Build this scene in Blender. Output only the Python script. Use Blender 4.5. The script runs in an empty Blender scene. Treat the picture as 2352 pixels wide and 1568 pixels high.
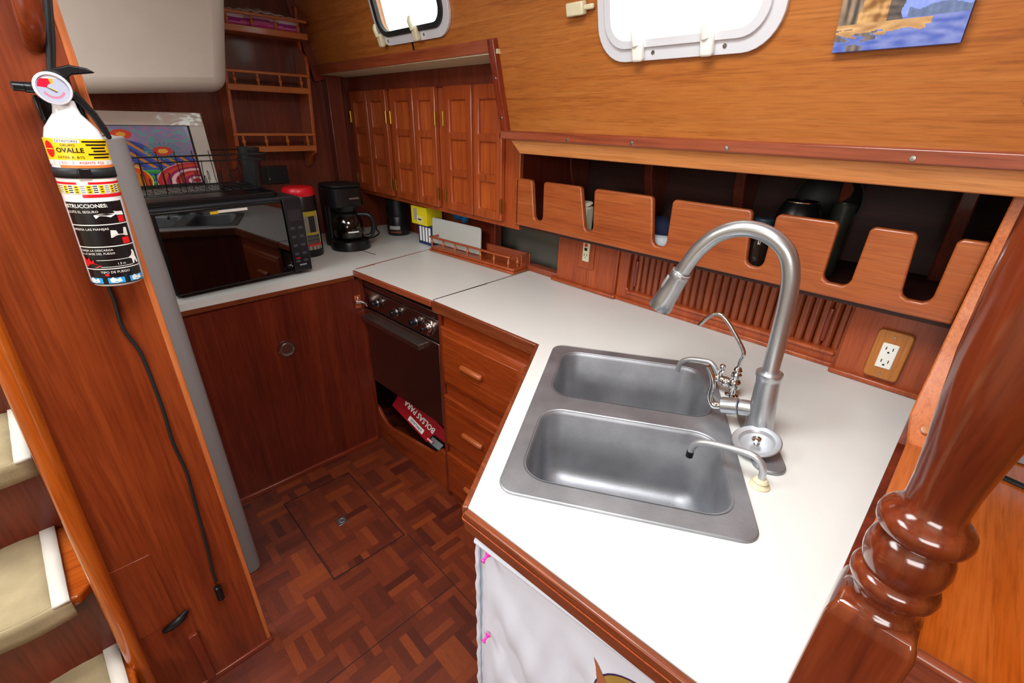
import bpy, bmesh, math, random
from mathutils import Vector, Matrix, noise as mnoise
from mathutils.geometry import tessellate_polygon
random.seed(7)
PI = math.pi
sc = bpy.context.scene
COL = sc.collection

# ------------------------------------------------------------------ camera
cam_d = bpy.data.cameras.new('camera'); cam = bpy.data.objects.new('camera', cam_d); COL.objects.link(cam)
cam_d.lens = 36.0*1045/2352; cam_d.sensor_width = 36; cam_d.clip_start = 0.02; cam_d.clip_end = 60
cam.matrix_world = Matrix(((0.69255286, -0.32728824, 0.64284753, 0), (0.72103849, 0.2871754, -0.6305821, 0),
                           (0.02177211, 0.90022925, 0.43487156, 1.53), (0, 0, 0, 1)))
sc.camera = cam
# ------------------------------------------------------------------ world, lights, exposure
w = bpy.data.worlds.new('overcast_sky'); sc.world = w; w.use_nodes = True
bg = w.node_tree.nodes['Background']; bg.inputs[0].default_value = (0.93, 0.97, 1.0, 1); bg.inputs[1].default_value = 4.0
def area(name, loc, target, sx, sy, power, col=(1, 1, 1)):
    l = bpy.data.lights.new(name, 'AREA'); l.shape = 'RECTANGLE'; l.size = sx; l.size_y = sy; l.energy = power; l.color = col
    o = bpy.data.objects.new(name, l); COL.objects.link(o); o.location = loc
    o.rotation_euler = (Vector(target)-Vector(loc)).to_track_quat('-Z', 'Y').to_euler(); return o
area('hatch_daylight', (-0.35, 0.25, 2.2), (-0.35, 0.25, 0), 0.6, 0.6, 20, (1, 1, 1))
area('companionway_daylight', (-1.45, -0.75, 2.2), (-1.4, -0.4, 0), 0.9, 0.9, 26, (1, .99, .97))
area('saloon_fill', (0.5, -1.5, 1.75), (-0.7, 1.2, 1.1), 1.8, 0.5, 34, (1, .99, .97))  # added fill panel behind the camera, lifts the cupboards
vs = sc.view_settings
sc.display_settings.display_device = 'sRGB'
vs.view_transform = 'Standard'; vs.look = 'None'; vs.gamma = 1; vs.use_curve_mapping = False; vs.exposure = 0.0
sc.cycles.use_denoising = True
sc.cycles.max_bounces = 8

# ------------------------------------------------------------------ helpers
def V3(*a): return Vector(a)
def sr(h):
    h = h.lstrip('#'); r = [int(h[i:i+2], 16)/255 for i in (0, 2, 4)]
    return tuple((c/12.92 if c <= 0.04045 else ((c+0.055)/1.055)**2.4) for c in r)+(1,)
class MB:
    def __init__(s): s.v = []; s.f = []; s.c = []
    def add(s, vs, fs):
        b = len(s.v); s.v += [Vector(p) for p in vs]; s.f += [tuple(b+i for i in f) for f in fs]; return s
    def hexa(s, p):
        return s.add(p, [(0, 3, 2, 1), (4, 5, 6, 7), (0, 1, 5, 4), (1, 2, 6, 5), (2, 3, 7, 6), (3, 0, 4, 7)])
    def box(s, x0, x1, y0, y1, z0, z1):
        return s.hexa([(x0, y0, z0), (x1, y0, z0), (x1, y1, z0), (x0, y1, z0), (x0, y0, z1), (x1, y0, z1), (x1, y1, z1), (x0, y1, z1)])
    def obox(s, c, size, U, W, N=None):
        U = Vector(U).normalized(); W = Vector(W).normalized(); N = U.cross(W) if N is None else Vector(N)
        c = Vector(c); a, b, d = [q/2 for q in size]
        return s.hexa([c+U*i*a+W*j*b+N*k*d for k in (-1, 1) for i, j in ((-1, -1), (1, -1), (1, 1), (-1, 1))])
    def plate(s, outer, holes, O, U, W, N, t):
        O, U, W, N = map(Vector, (O, U, W, N))
        loops = [outer]+list(holes)
        flat = [p for l in loops for p in l]
        tris = tessellate_polygon([[Vector((p[0], p[1], 0)) for p in l] for l in loops])
        base = [O+U*p[0]+W*p[1] for p in flat]; top = [p+N*t for p in base]; n = len(flat)
        fs = []
        if holes:
            for a, b, c in tris: fs += [(a, b, c), (n+c, n+b, n+a)]
        else:
            fs += [tuple(range(n)), tuple(range(2*n-1, n-1, -1))]
        k = 0
        for l in loops:
            m = len(l)
            for i in range(m):
                a, b = k+i, k+(i+1) % m; fs.append((a, b, n+b, n+a))
            k += m
        return s.add(base+top, fs)
    def tube(s, pts, r, seg=10, smooth=0, caps=True, closed=False):
        P = [Vector(p) for p in pts]
        R = list(r) if isinstance(r, (list, tuple)) else [r]*len(P)
        if smooth:
            Q = []; RR = []; n = len(P)
            for i in range(n-1):
                p0 = P[max(i-1, 0)]; p1 = P[i]; p2 = P[i+1]; p3 = P[min(i+2, n-1)]
                for k in range(smooth):
                    t = k/smooth
                    Q.append(0.5*((2*p1)+(p2-p0)*t+(2*p0-5*p1+4*p2-p3)*t*t+(3*p1-p0-3*p2+p3)*t**3)); RR.append(R[i]*(1-t)+R[i+1]*t)
            Q.append(P[-1]); RR.append(R[-1]); P, R = Q, RR
        n = len(P); T = []
        for i in range(n):
            if closed: d = P[(i+1) % n]-P[i-1]
            else: d = P[min(i+1, n-1)]-P[max(i-1, 0)]
            T.append(d.normalized())
        up = Vector((0, 0, 1)) if abs(T[0].z) < 0.9 else Vector((1, 0, 0))
        X = T[0].cross(up).normalized(); vs = []
        for i in range(n):
            X = (X-T[i]*X.dot(T[i])).normalized(); Y = T[i].cross(X)
            for k in range(seg):
                a = 2*PI*k/seg; vs.append(P[i]+(X*math.cos(a)+Y*math.sin(a))*R[i])
        fs = []
        for i in range(n if closed else n-1):
            j = (i+1) % n
            for k in range(seg):
                l = (k+1) % seg; fs.append((i*seg+k, i*seg+l, j*seg+l, j*seg+k))
        if caps and not closed: fs += [tuple(range(seg-1, -1, -1)), tuple(range((n-1)*seg, n*seg))]
        return s.add(vs, fs)
    def lathe(s, prof, O, N=(0, 0, 1), seg=32, cap=True):
        O = Vector(O); N = Vector(N).normalized(); up = Vector((0, 0, 1)) if abs(N.z) < 0.9 else Vector((1, 0, 0))
        X = N.cross(up).normalized(); Y = N.cross(X); vs = []
        for r, h in prof:
            for k in range(seg):
                a = 2*PI*k/seg; vs.append(O+N*h+(X*math.cos(a)+Y*math.sin(a))*max(r, 1e-5))
        fs = []; n = len(prof)
        for i in range(n-1):
            for k in range(seg):
                l = (k+1) % seg; fs.append((i*seg+k, i*seg+l, (i+1)*seg+l, (i+1)*seg+k))
        if cap: fs += [tuple(range(seg-1, -1, -1)), tuple(range((n-1)*seg, n*seg))]
        return s.add(vs, fs)
    def ell(s, c, r, seg=16, rings=10):
        c = Vector(c); r = Vector(r) if not isinstance(r, (int, float)) else Vector((r, r, r)); vs = [c-V3(0, 0, r.z)]
        for i in range(1, rings):
            th = PI*i/rings
            for k in range(seg):
                a = 2*PI*k/seg; vs.append(c+V3(r.x*math.sin(th)*math.cos(a), r.y*math.sin(th)*math.sin(a), -r.z*math.cos(th)))
        vs.append(c+V3(0, 0, r.z)); fs = []
        for k in range(seg):
            l = (k+1) % seg; fs.append((0, 1+l, 1+k)); b = 1+(rings-2)*seg; fs.append((b+k, b+l, len(vs)-1))
            for i in range(rings-2): fs.append((1+i*seg+k, 1+i*seg+l, 1+(i+1)*seg+l, 1+(i+1)*seg+k))
        return s.add(vs, fs)
    def grid(s, fn, nu, nv, colfn=None):
        b = len(s.v)
        for j in range(nv+1):
            for i in range(nu+1): s.v.append(Vector(fn(i/nu, j/nv)))
        for j in range(nv):
            for i in range(nu):
                a = b+j*(nu+1)+i; s.f.append((a, a+1, a+nu+2, a+nu+1))
                if colfn: s.c.append(colfn((i+.5)/nu, (j+.5)/nv))
        return s
def rrect(x0, x1, y0, y1, r, n=6):
    out = []
    for cx, cy, a0 in ((x1-r, y1-r, 0), (x0+r, y1-r, 90), (x0+r, y0+r, 180), (x1-r, y0+r, 270)):
        for k in range(n+1):
            a = math.radians(a0+90*k/n); out.append((cx+r*math.cos(a), cy+r*math.sin(a)))
    return out
def circ(cx, cy, r, n=24, rx=None):
    return [(cx+(rx or r)*math.cos(2*PI*k/n), cy+r*math.sin(2*PI*k/n)) for k in range(n)]
def link(name, mb, m, parent=None, loc=None, bevel=0, seg=2, ang=35, solid=0, recalc=True):
    me = bpy.data.meshes.new(name)
    org = parent_world(parent) if parent else (Vector(loc) if loc is not None else Vector())
    me.from_pydata([v-org for v in mb.v], [], mb.f)
    if mb.c:
        at = me.color_attributes.new('paint', 'BYTE_COLOR', 'CORNER')
        for p, c in zip(me.polygons, mb.c):
            for li in p.loop_indices: at.data[li].color = (c[0], c[1], c[2], 1)
    me.update()
    if recalc:
        bm = bmesh.new(); bm.from_mesh(me); bmesh.ops.recalc_face_normals(bm, faces=bm.faces[:]); bm.to_mesh(me); bm.free()
    for p in me.polygons: p.use_smooth = True
    me.set_sharp_from_angle(angle=math.radians(ang))
    me.materials.append(m)
    o = bpy.data.objects.new(name, me); COL.objects.link(o)
    if parent: o.parent = parent
    else: o.location = org
    if bevel:
        b = o.modifiers.new('bevel', 'BEVEL'); b.width = bevel; b.segments = seg; b.limit_method = 'ANGLE'; b.angle_limit = math.radians(40); b.harden_normals = False
    if solid:
        q = o.modifiers.new('solid', 'SOLIDIFY'); q.thickness = solid
    return o
def parent_world(p):
    v = Vector()
    while p: v = v+p.location; p = p.parent
    return v
def tag(o, label=None, cat=None, group=None, kind=None):
    if label: o['label'] = label
    if cat: o['category'] = cat
    if group: o['group'] = group
    if kind: o['kind'] = kind
    return o
def thing(name, label, cat, loc, group=None):
    o = bpy.data.objects.new(name, None); COL.objects.link(o); o.location = loc; o.empty_display_size = 0.05
    return tag(o, label, cat, group)
def solo(name, mb, m, label, cat, group=None, **k):
    lo = [min(v[i] for v in mb.v) for i in range(3)]; hi = [max(v[i] for v in mb.v) for i in range(3)]
    return tag(link(name, mb, m, None, ((lo[0]+hi[0])/2, (lo[1]+hi[1])/2, lo[2]), **k), label, cat, group)
def struct(name, mb, m, **k): return tag(link(name, mb, m, **k), kind='structure')
def copy_tree(o, off, parent=None):
    c = o.copy(); COL.objects.link(c); c.parent = parent
    if parent is None: c.location = o.location+Vector(off)
    for ch in list(o.children): copy_tree(ch, off, c)
    return c
def text_mb(s, size, O, U, W, align='CENTER', off=0.0006, fn=None, bold=0.0):
    """lettering as a thin flat mesh on a surface; fn maps (u, v) to a point on a curved surface"""
    cu = bpy.data.curves.new('t', 'FONT'); cu.body = s; cu.size = size; cu.align_x = align; cu.align_y = 'CENTER'; cu.offset = bold; cu.resolution_u = 2
    ob = bpy.data.objects.new('t', cu); COL.objects.link(ob); dg = bpy.context.evaluated_depsgraph_get(); dg.update()
    me = bpy.data.meshes.new_from_object(ob.evaluated_get(dg)); vs = [v.co.copy() for v in me.vertices]; fs = [tuple(p.vertices) for p in me.polygons]
    bpy.data.objects.remove(ob); bpy.data.curves.remove(cu); bpy.data.meshes.remove(me)
    mb = MB()
    if fn: mb.add([fn(v.x, v.y) for v in vs], fs)
    else:
        U = Vector(U).normalized(); W = Vector(W).normalized(); N = U.cross(W)
        mb.add([Vector(O)+U*v.x+W*v.y+N*off for v in vs], fs)
    return mb

# ------------------------------------------------------------------ materials
def nodes(name):
    m = bpy.data.materials.new(name); m.use_nodes = True; nt = m.node_tree; return m, nt, nt.nodes['Principled BSDF']
def mat(name, col, rough=0.5, metal=0, coat=0, spec=0.5, bump=0, bs=200, var=0, trans=0, ior=1.45, emit=0, aniso=0):
    m, nt, b = nodes(name); c = sr(col) if isinstance(col, str) else col
    b.inputs['Base Color'].default_value = c; b.inputs['Roughness'].default_value = rough; b.inputs['Metallic'].default_value = metal
    b.inputs['Coat Weight'].default_value = coat; b.inputs['Specular IOR Level'].default_value = spec
    b.inputs['Transmission Weight'].default_value = trans; b.inputs['IOR'].default_value = ior
    if emit: b.inputs['Emission Color'].default_value = c; b.inputs['Emission Strength'].default_value = emit
    if bump or var:
        tc = nt.nodes.new('ShaderNodeTexCoord'); n = nt.nodes.new('ShaderNodeTexNoise'); n.inputs['Scale'].default_value = bs; n.inputs['Detail'].default_value = 4
        nt.links.new(tc.outputs['Object'], n.inputs['Vector'])
        if bump:
            bp = nt.nodes.new('ShaderNodeBump'); bp.inputs['Strength'].default_value = bump; bp.inputs['Distance'].default_value = 0.001
            nt.links.new(n.outputs['Fac'], bp.inputs['Height']); nt.links.new(bp.outputs['Normal'], b.inputs['Normal'])
        if var:
            n2 = nt.nodes.new('ShaderNodeTexNoise'); n2.inputs['Scale'].default_value = 9; n2.inputs['Detail'].default_value = 5; nt.links.new(tc.outputs['Object'], n2.inputs['Vector'])
            r = nt.nodes.new('ShaderNodeValToRGB'); r.color_ramp.elements[0].color = tuple(x*(1-var) for x in c[:3])+(1,); r.color_ramp.elements[1].color = tuple(min(1, x*(1+var)) for x in c[:3])+(1,)
            r.color_ramp.elements[0].position = .3; r.color_ramp.elements[1].position = .7
            nt.links.new(n2.outputs['Fac'], r.inputs['Fac']); nt.links.new(r.outputs['Color'], b.inputs['Base Color'])
    return m
def wood(name, dark, mid, light, axis='X', rough=0.35, coat=0.25, across=16, bump=0.15, rings=0.5):
    m, nt, b = nodes(name); N = nt.nodes; L = nt.links
    tc = N.new('ShaderNodeTexCoord'); mp = N.new('ShaderNodeMapping'); i = 'XYZ'.index(axis)
    s = [across*1.6]*3; s[i] = across*0.06; mp.inputs['Scale'].default_value = s; L.new(tc.outputs['Object'], mp.inputs['Vector'])
    n1 = N.new('ShaderNodeTexNoise'); n1.inputs['Scale'].default_value = 1.0; n1.inputs['Detail'].default_value = 7; n1.inputs['Roughness'].default_value = .6; n1.inputs['Distortion'].default_value = .6; L.new(mp.outputs[0], n1.inputs['Vector'])
    mp2 = N.new('ShaderNodeMapping'); s2 = [across*14]*3; s2[i] = across*0.7; mp2.inputs['Scale'].default_value = s2; L.new(tc.outputs['Object'], mp2.inputs['Vector'])
    n2 = N.new('ShaderNodeTexNoise'); n2.inputs['Scale'].default_value = 1.0; n2.inputs['Detail'].default_value = 3; L.new(mp2.outputs[0], n2.inputs['Vector'])
    n3 = N.new('ShaderNodeTexNoise'); n3.inputs['Scale'].default_value = 3.0; n3.inputs['Detail'].default_value = 3; L.new(tc.outputs['Object'], n3.inputs['Vector'])
    mul = N.new('ShaderNodeMath'); mul.operation = 'MULTIPLY'; mul.inputs[1].default_value = 7.0; L.new(n1.outputs['Fac'], mul.inputs[0])
    sn = N.new('ShaderNodeMath'); sn.operation = 'SINE'; m6 = N.new('ShaderNodeMath'); m6.operation = 'MULTIPLY'; m6.inputs[1].default_value = 6.283; L.new(mul.outputs[0], m6.inputs[0]); L.new(m6.outputs[0], sn.inputs[0])
    a1 = N.new('ShaderNodeMath'); a1.operation = 'MULTIPLY_ADD'; a1.inputs[1].default_value = 0.035*rings; L.new(sn.outputs[0], a1.inputs[0]); L.new(n1.outputs['Fac'], a1.inputs[2])
    a2 = N.new('ShaderNodeMath'); a2.operation = 'MULTIPLY_ADD'; a2.inputs[1].default_value = 0.38; L.new(n2.outputs['Fac'], a2.inputs[0]); L.new(a1.outputs[0], a2.inputs[2])
    a3 = N.new('ShaderNodeMath'); a3.operation = 'MULTIPLY_ADD'; a3.inputs[1].default_value = 0.42; L.new(n3.outputs['Fac'], a3.inputs[0]); L.new(a2.outputs[0], a3.inputs[2])
    r = N.new('ShaderNodeValToRGB'); e = r.color_ramp.elements; e[0].position = .50; e[0].color = sr(dark); e[1].position = 1.0; e[1].color = sr(light)
    k = e.new(.76); k.color = sr(mid)
    sub = N.new('ShaderNodeMath'); sub.operation = 'MULTIPLY'; sub.inputs[1].default_value = .87; L.new(a3.outputs[0], sub.inputs[0]); L.new(sub.outputs[0], r.inputs['Fac'])
    m9 = N.new('ShaderNodeMath'); m9.operation = 'MULTIPLY'; m9.inputs[1].default_value = 75.0*rings; L.new(n1.outputs['Fac'], m9.inputs[0])
    s9 = N.new('ShaderNodeMath'); s9.operation = 'SINE'; L.new(m9.outputs[0], s9.inputs[0])
    mr = N.new('ShaderNodeMapRange'); mr.inputs[1].default_value = .72; mr.inputs[2].default_value = 1.0; mr.inputs[3].default_value = 1.0; mr.inputs[4].default_value = .86; L.new(s9.outputs[0], mr.inputs[0])
    mr2 = N.new('ShaderNodeMapRange'); mr2.inputs[1].default_value = .35; mr2.inputs[2].default_value = .5; mr2.inputs[3].default_value = .9; mr2.inputs[4].default_value = 1.0; L.new(n2.outputs['Fac'], mr2.inputs[0])
    m10 = N.new('ShaderNodeMath'); m10.operation = 'MULTIPLY'; L.new(mr.outputs[0], m10.inputs[0]); L.new(mr2.outputs[0], m10.inputs[1])
    vm = N.new('ShaderNodeVectorMath'); vm.operation = 'SCALE'; L.new(r.outputs['Color'], vm.inputs[0]); L.new(m10.outputs[0], vm.inputs['Scale'])
    L.new(vm.outputs[0], b.inputs['Base Color'])
    b.inputs['Roughness'].default_value = rough; b.inputs['Coat Weight'].default_value = coat; b.inputs['Coat Roughness'].default_value = 0.12
    bp = N.new('ShaderNodeBump'); bp.inputs['Strength'].default_value = bump; bp.inputs['Distance'].default_value = 0.0006; L.new(n2.outputs['Fac'], bp.inputs['Height']); L.new(bp.outputs[0], b.inputs['Normal'])
    return m
def paintmat(name, rough=0.6, coat=0):
    m, nt, b = nodes(name); a = nt.nodes.new('ShaderNodeVertexColor'); a.layer_name = 'paint'; nt.links.new(a.outputs['Color'], b.inputs['Base Color'])
    b.inputs['Roughness'].default_value = rough; b.inputs['Coat Weight'].default_value = coat; return m
TEAK = dict(dark='#9a4c14', mid='#b9651f', light='#cb7c30')
M = {}
M['panel'] = wood('teak_panel', '#8e4a1a', '#ac6428', '#b97436', 'X', .4, .15, 26)
M['salmon'] = wood('teak_counter_lit', '#bc6c34', '#d08648', '#dc985c', 'X', .4, .15, 14)  # paler teak with light from the counter put into its colour
M['salmonz'] = wood('teak_solid_light_upright', '#a85426', '#c06834', '#cc7c48', 'Z', .35, .3, 14)
M['fiddle'] = wood('teak_shelf_front', '#863c18', '#a05024', '#b06232', 'X', .35, .3, 14)
M['trim'] = wood('mahogany_trim', '#74301a', '#8e4226', '#a25232', 'X', .3, .35, 14)
M['trimy'] = wood('mahogany_trim_cross', '#5e1f0e', '#7a2c15', '#8e3a1d', 'Y', .3, .35, 14)
M['trimz'] = wood('mahogany_trim_upright', '#5e1f0e', '#7a2c15', '#8e3a1d', 'Z', .3, .35, 14)
M['mah'] = wood('mahogany_veneer', '#4a160a', '#642110', '#7a2e18', 'Z', .35, .2, 13)
M['mahd'] = wood('mahogany_veneer_dark', '#541e10', '#6a2a17', '#7c3620', 'Z', .4, .2, 13)
M['cup'] = wood('cupboard_teak', '#7e3012', '#9c441c', '#b05426', 'Z', .35, .25, 15)
M['seam'] = mat('floor_seam', '#2e120a', .6)
M['glossy'] = wood('varnished_tread', '#963e10', '#b05216', '#c46824', 'Y', .2, .6, 12)
M['salmony'] = wood('teak_cap_lengthwise', '#a85426', '#c06834', '#cc7c48', 'Y', .35, .3, 14)
M['hull'] = wood('shaded_hull_lining', '#2a0e08', '#38140c', '#461c12', 'X', .6, 0, 12)  # shade of the unlit locker put into a near-black wood colour
M['tamb'] = wood('tambour_teak', '#6a2a12', '#863a18', '#9c4c24', 'Z', .35, .25, 15)
M['edge'] = wood('dark_edging', '#5e2810', '#74361a', '#8a4826', 'X', .35, .25, 15)
M['cupl'] = wood('cupboard_inset', '#8a3812', '#ac4e1e', '#be602a', 'Z', .35, .25, 15)
M['shelfw'] = wood('bookshelf_teak', '#a0501e', '#b8662c', '#c87c3c', 'Y', .35, .3, 15)
M['shelfz'] = wood('bookshelf_teak_upright', '#8c4018', '#a85226', '#b86434', 'Z', .35, .3, 15)
M['drawer'] = wood('drawer_mahogany', '#6a220a', '#86340f', '#9a4418', 'X', .28, .4, 14)
M['leftp'] = wood('partition_mahogany', '#60220c', '#7e3212', '#94421b', 'Z', .32, .2, 10, rings=.8)
M['gloss'] = wood('varnished_moulding', '#963e10', '#b05216', '#c46824', 'Z', .12, .9, 12)
M['desk'] = wood('desk_teak', '#a8480f', '#bf5a18', '#cf6c28', 'Y', .25, .4, 12)
M['post'] = wood('turned_mahogany', '#481a0c', '#682a14', '#82401e', 'Z', .16, .7, 8)
M['outw'] = wood('outlet_oak', '#9a561a', '#b36c26', '#c48036', 'Z', .35, .3, 18)
M['lam'] = mat('white_laminate', '#dadbd7', .28, bump=.1, bs=400, var=.015)
M['steel'] = mat('brushed_steel', '#a9a8a5', .3, 1, bump=.12, bs=500)
M['sink'] = mat('worn_sink_steel', '#989a9f', .48, .75, bump=.2, bs=250, var=.22)
M['chrome'] = mat('chrome', '#d8dada', .08, 1)
M['alum'] = mat('satin_aluminium', '#c6cacf', .35, .75)
M['nickel'] = mat('brushed_nickel', '#bec2c6', .3, .92, bump=.06, bs=600)
M['stove'] = mat('tinted_stove_steel', '#9a8680', .28, 1, bump=.1, bs=300)
M['black'] = mat('black_plastic', '#101114', .3, spec=.5)
M['blackm'] = mat('matt_black', '#0c0c0d', .6)
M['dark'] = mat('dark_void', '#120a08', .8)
M['rub'] = mat('black_rubber', '#1c1f21', .5)
M['grey'] = mat('grey_enamel', '#8c8988', .42, bump=.15, bs=900)
M['gel'] = mat('beige_gelcoat', '#aaa095', .45, bump=.1, bs=40, var=.04)
M['cream'] = mat('cream_paint', '#cdbf9d', .6)
M['white'] = mat('white_enamel', '#f2f3f5', .2, coat=.5)
M['wplas'] = mat('white_plastic', '#eceae2', .35)
M['cplas'] = mat('cream_plastic', '#d8cfae', .45)
M['alu'] = mat('anodised_frame', '#dfe1e8', .35, .2)
M['brass'] = mat('brass', '#a8863c', .3, 1)
M['red'] = mat('red_plastic', '#d01220', .35)
M['redbox'] = mat('red_card', '#9c0c1c', .5)
M['pink'] = mat('pink_plastic', '#f03aa8', .25)
M['fab'] = mat('white_cotton', '#d3d8e6', .85, bump=.2, bs=900)
M['carpet'] = mat('beige_carpet', '#a39372', .95, bump=1.0, bs=350, var=.2)
M['tape'] = mat('carpet_binding', '#d4cfc6', .8, bump=.3, bs=800)
M['paint'] = paintmat('painted_surface'); M['paintg'] = paintmat('glossy_print', .25, .4)
M['yellow'] = mat('yellow_card', '#e0cf1c', .5); M['navy'] = mat('navy_card', '#20305c', .5); M['blue'] = mat('blue_foam', '#1a64a0', .7)
M['lens'] = mat('oven_glass', '#040506', .02, coat=1, spec=1.0)
M['cerw'] = mat('white_ceramic', '#e4e6ea', .25)
M['skyb'] = mat('sky_blue_ink', '#2f9fe0', .4); M['ink'] = mat('black_ink', '#0c0c10', .3, coat=.3); M['yl'] = mat('yellow_ink', '#f0c81e', .35); M['redi'] = mat('red_ink', '#d8161e', .35); M['orange'] = mat('orange_ink', '#ea7a3c', .35)
def gl(name, col, rough=.02):
    m, nt, b = nodes(name); b.inputs['Base Color'].default_value = sr(col); b.inputs['Transmission Weight'].default_value = 1; b.inputs['Roughness'].default_value = rough; b.inputs['IOR'].default_value = 1.45
    return m
M['glass'] = gl('clear_glass', '#e8f4f0'); M['smoke'] = gl('coffee_glass', '#b8b4ae')
def pane_mat():
    m, nt, b = nodes('window_pane'); nt.nodes.remove(b); t = nt.nodes.new('ShaderNodeBsdfTransparent'); t.inputs[0].default_value = (.93, .99, .96, 1)
    g = nt.nodes.new('ShaderNodeBsdfGlossy'); g.inputs['Roughness'].default_value = .03; mx = nt.nodes.new('ShaderNodeMixShader'); mx.inputs[0].default_value = .06
    nt.links.new(t.outputs[0], mx.inputs[1]); nt.links.new(g.outputs[0], mx.inputs[2]); nt.links.new(mx.outputs[0], nt.nodes['Material Output'].inputs[0]); return m
M['pane'] = pane_mat()
def parquet():
    m, nt, b = nodes('mosaic_parquet'); N = nt.nodes; L = nt.links
    def mth(op, a, b_=None, c=None):
        n = N.new('ShaderNodeMath'); n.operation = op
        for i, q in enumerate((a, b_, c)):
            if q is None: continue
            if isinstance(q, (int, float)): n.inputs[i].default_value = q
            else: L.new(q, n.inputs[i])
        return n.outputs[0]
    tc = N.new('ShaderNodeTexCoord'); sp = N.new('ShaderNodeSeparateXYZ'); L.new(tc.outputs['Object'], sp.inputs[0])
    S = 0.112; x = mth('DIVIDE', sp.outputs[0], S); y = mth('DIVIDE', sp.outputs[1], S)
    cx = mth('FLOOR', x); cy = mth('FLOOR', y); par = mth('ABSOLUTE', mth('MODULO', mth('ADD', cx, cy), 2.0))
    fx = mth('FRACT', x); fy = mth('FRACT', y)
    def mixf(a, b2): return mth('ADD', mth('MULTIPLY', a, mth('SUBTRACT', 1.0, par)), mth('MULTIPLY', b2, par))
    across = mixf(fx, fy); along = mixf(fy, fx)
    st = mth('FLOOR', mth('MULTIPLY', across, 4.0))
    cb = N.new('ShaderNodeCombineXYZ'); L.new(mth('ADD', mth('MULTIPLY', cx, 7.13), st), cb.inputs[0]); L.new(mth('ADD', cy, .5), cb.inputs[1]); L.new(st, cb.inputs[2])
    wn = N.new('ShaderNodeTexWhiteNoise'); L.new(cb.outputs[0], wn.inputs['Vector'])
    r = N.new('ShaderNodeValToRGB'); e = r.color_ramp.elements; e[0].position = 0; e[0].color = sr('#46190f'); e[1].position = 1; e[1].color = sr('#823a16')
    for p, c in ((.12, '#562213'), (.6, '#682a15'), (.88, '#783418')): k = e.new(p); k.color = sr(c)
    L.new(wn.outputs['Value'], r.inputs['Fac'])
    mp = N.new('ShaderNodeCombineXYZ'); L.new(mth('MULTIPLY', mth('ADD', across, cx), 30.), mp.inputs[0]); L.new(mth('MULTIPLY', mth('ADD', along, cy), 4.), mp.inputs[1])
    n1 = N.new('ShaderNodeTexNoise'); n1.inputs['Scale'].default_value = 1; n1.inputs['Detail'].default_value = 4; L.new(mp.outputs[0], n1.inputs['Vector'])
    g = mth('FRACT', mth('MULTIPLY', across, 4.0)); gap = mth('MULTIPLY', mth('LESS_THAN', mth('ABSOLUTE', mth('SUBTRACT', g, .5)), .485), mth('LESS_THAN', mth('ABSOLUTE', mth('SUBTRACT', along, .5)), .493))
    f = mth('MULTIPLY', mth('ADD', mth('MULTIPLY', n1.outputs['Fac'], .7), .65), mth('ADD', mth('MULTIPLY', gap, .4), .6))
    mx = N.new('ShaderNodeVectorMath'); mx.operation = 'SCALE'; L.new(r.outputs['Color'], mx.inputs[0]); L.new(f, mx.inputs['Scale']); L.new(mx.outputs[0], b.inputs['Base Color'])
    b.inputs['Roughness'].default_value = .38; b.inputs['Coat Weight'].default_value = .15; b.inputs['Coat Roughness'].default_value = .25
    return m
M['parq'] = parquet()

# ------------------------------------------------------------------ room shell
CZ = .93                                     # counter top
XB = -2.63; YW = 1.46                        # rear bulkhead, hull-side wall
def lean_y(z): return 1.2-.25*(z-1.5)        # the cabin side tumbles home
LN = V3(0, -1, -.25).normalized(); LW = V3(0, -.25, 1)
struct('floor', MB().box(XB, 1.7, -1.7, 1.8, -.03, 0), M['parq'])
struct('wall_back', MB().plate([(-1.7, 0), (1.9, 0), (1.9, 1.73), (1.14, 1.73), (1.02, 2.2), (-1.7, 2.2)], [], (XB-.03, 0, 0), (0, 1, 0), (0, 0, 1), (1, 0, 0), .03), M['mahd'])
struct('wall_light_block', MB().box(XB, 1.7, 1.88, 1.9, 0, 1.73), M['dark'])  # unseen wall added outboard to stop sky light leaking in
struct('ceiling_deck', MB().box(-1.20, 1.7, 1.24, 1.9, 1.70, 1.73), M['cream'])
struct('wall_saloon', MB().plate([(-1.7, 0), (1.9, 0), (1.9, 1.73), (1.14, 1.73), (1.02, 2.2), (-1.7, 2.2)], [], (1.7, 0, 0), (0, 1, 0), (0, 0, 1), (1, 0, 0), .03), M['panel'])
struct('wall_rear', MB().box(XB, 1.7, -1.73, -1.7, 0, 2.2), M['cream'])
struct('ceiling', MB().plate([(XB, -1.7), (1.7, -1.7), (1.7, 1.1), (XB, 1.1)], [[(-.67, -.07), (-.03, -.07), (-.03, .57), (-.67, .57)], [(-1.93, -1.23), (-.97, -1.23), (-.97, -.27), (-1.93, -.27)]], (0, 0, 2.15), (1, 0, 0), (0, 1, 0), (0, 0, 1), .03), M['cream'])
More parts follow.
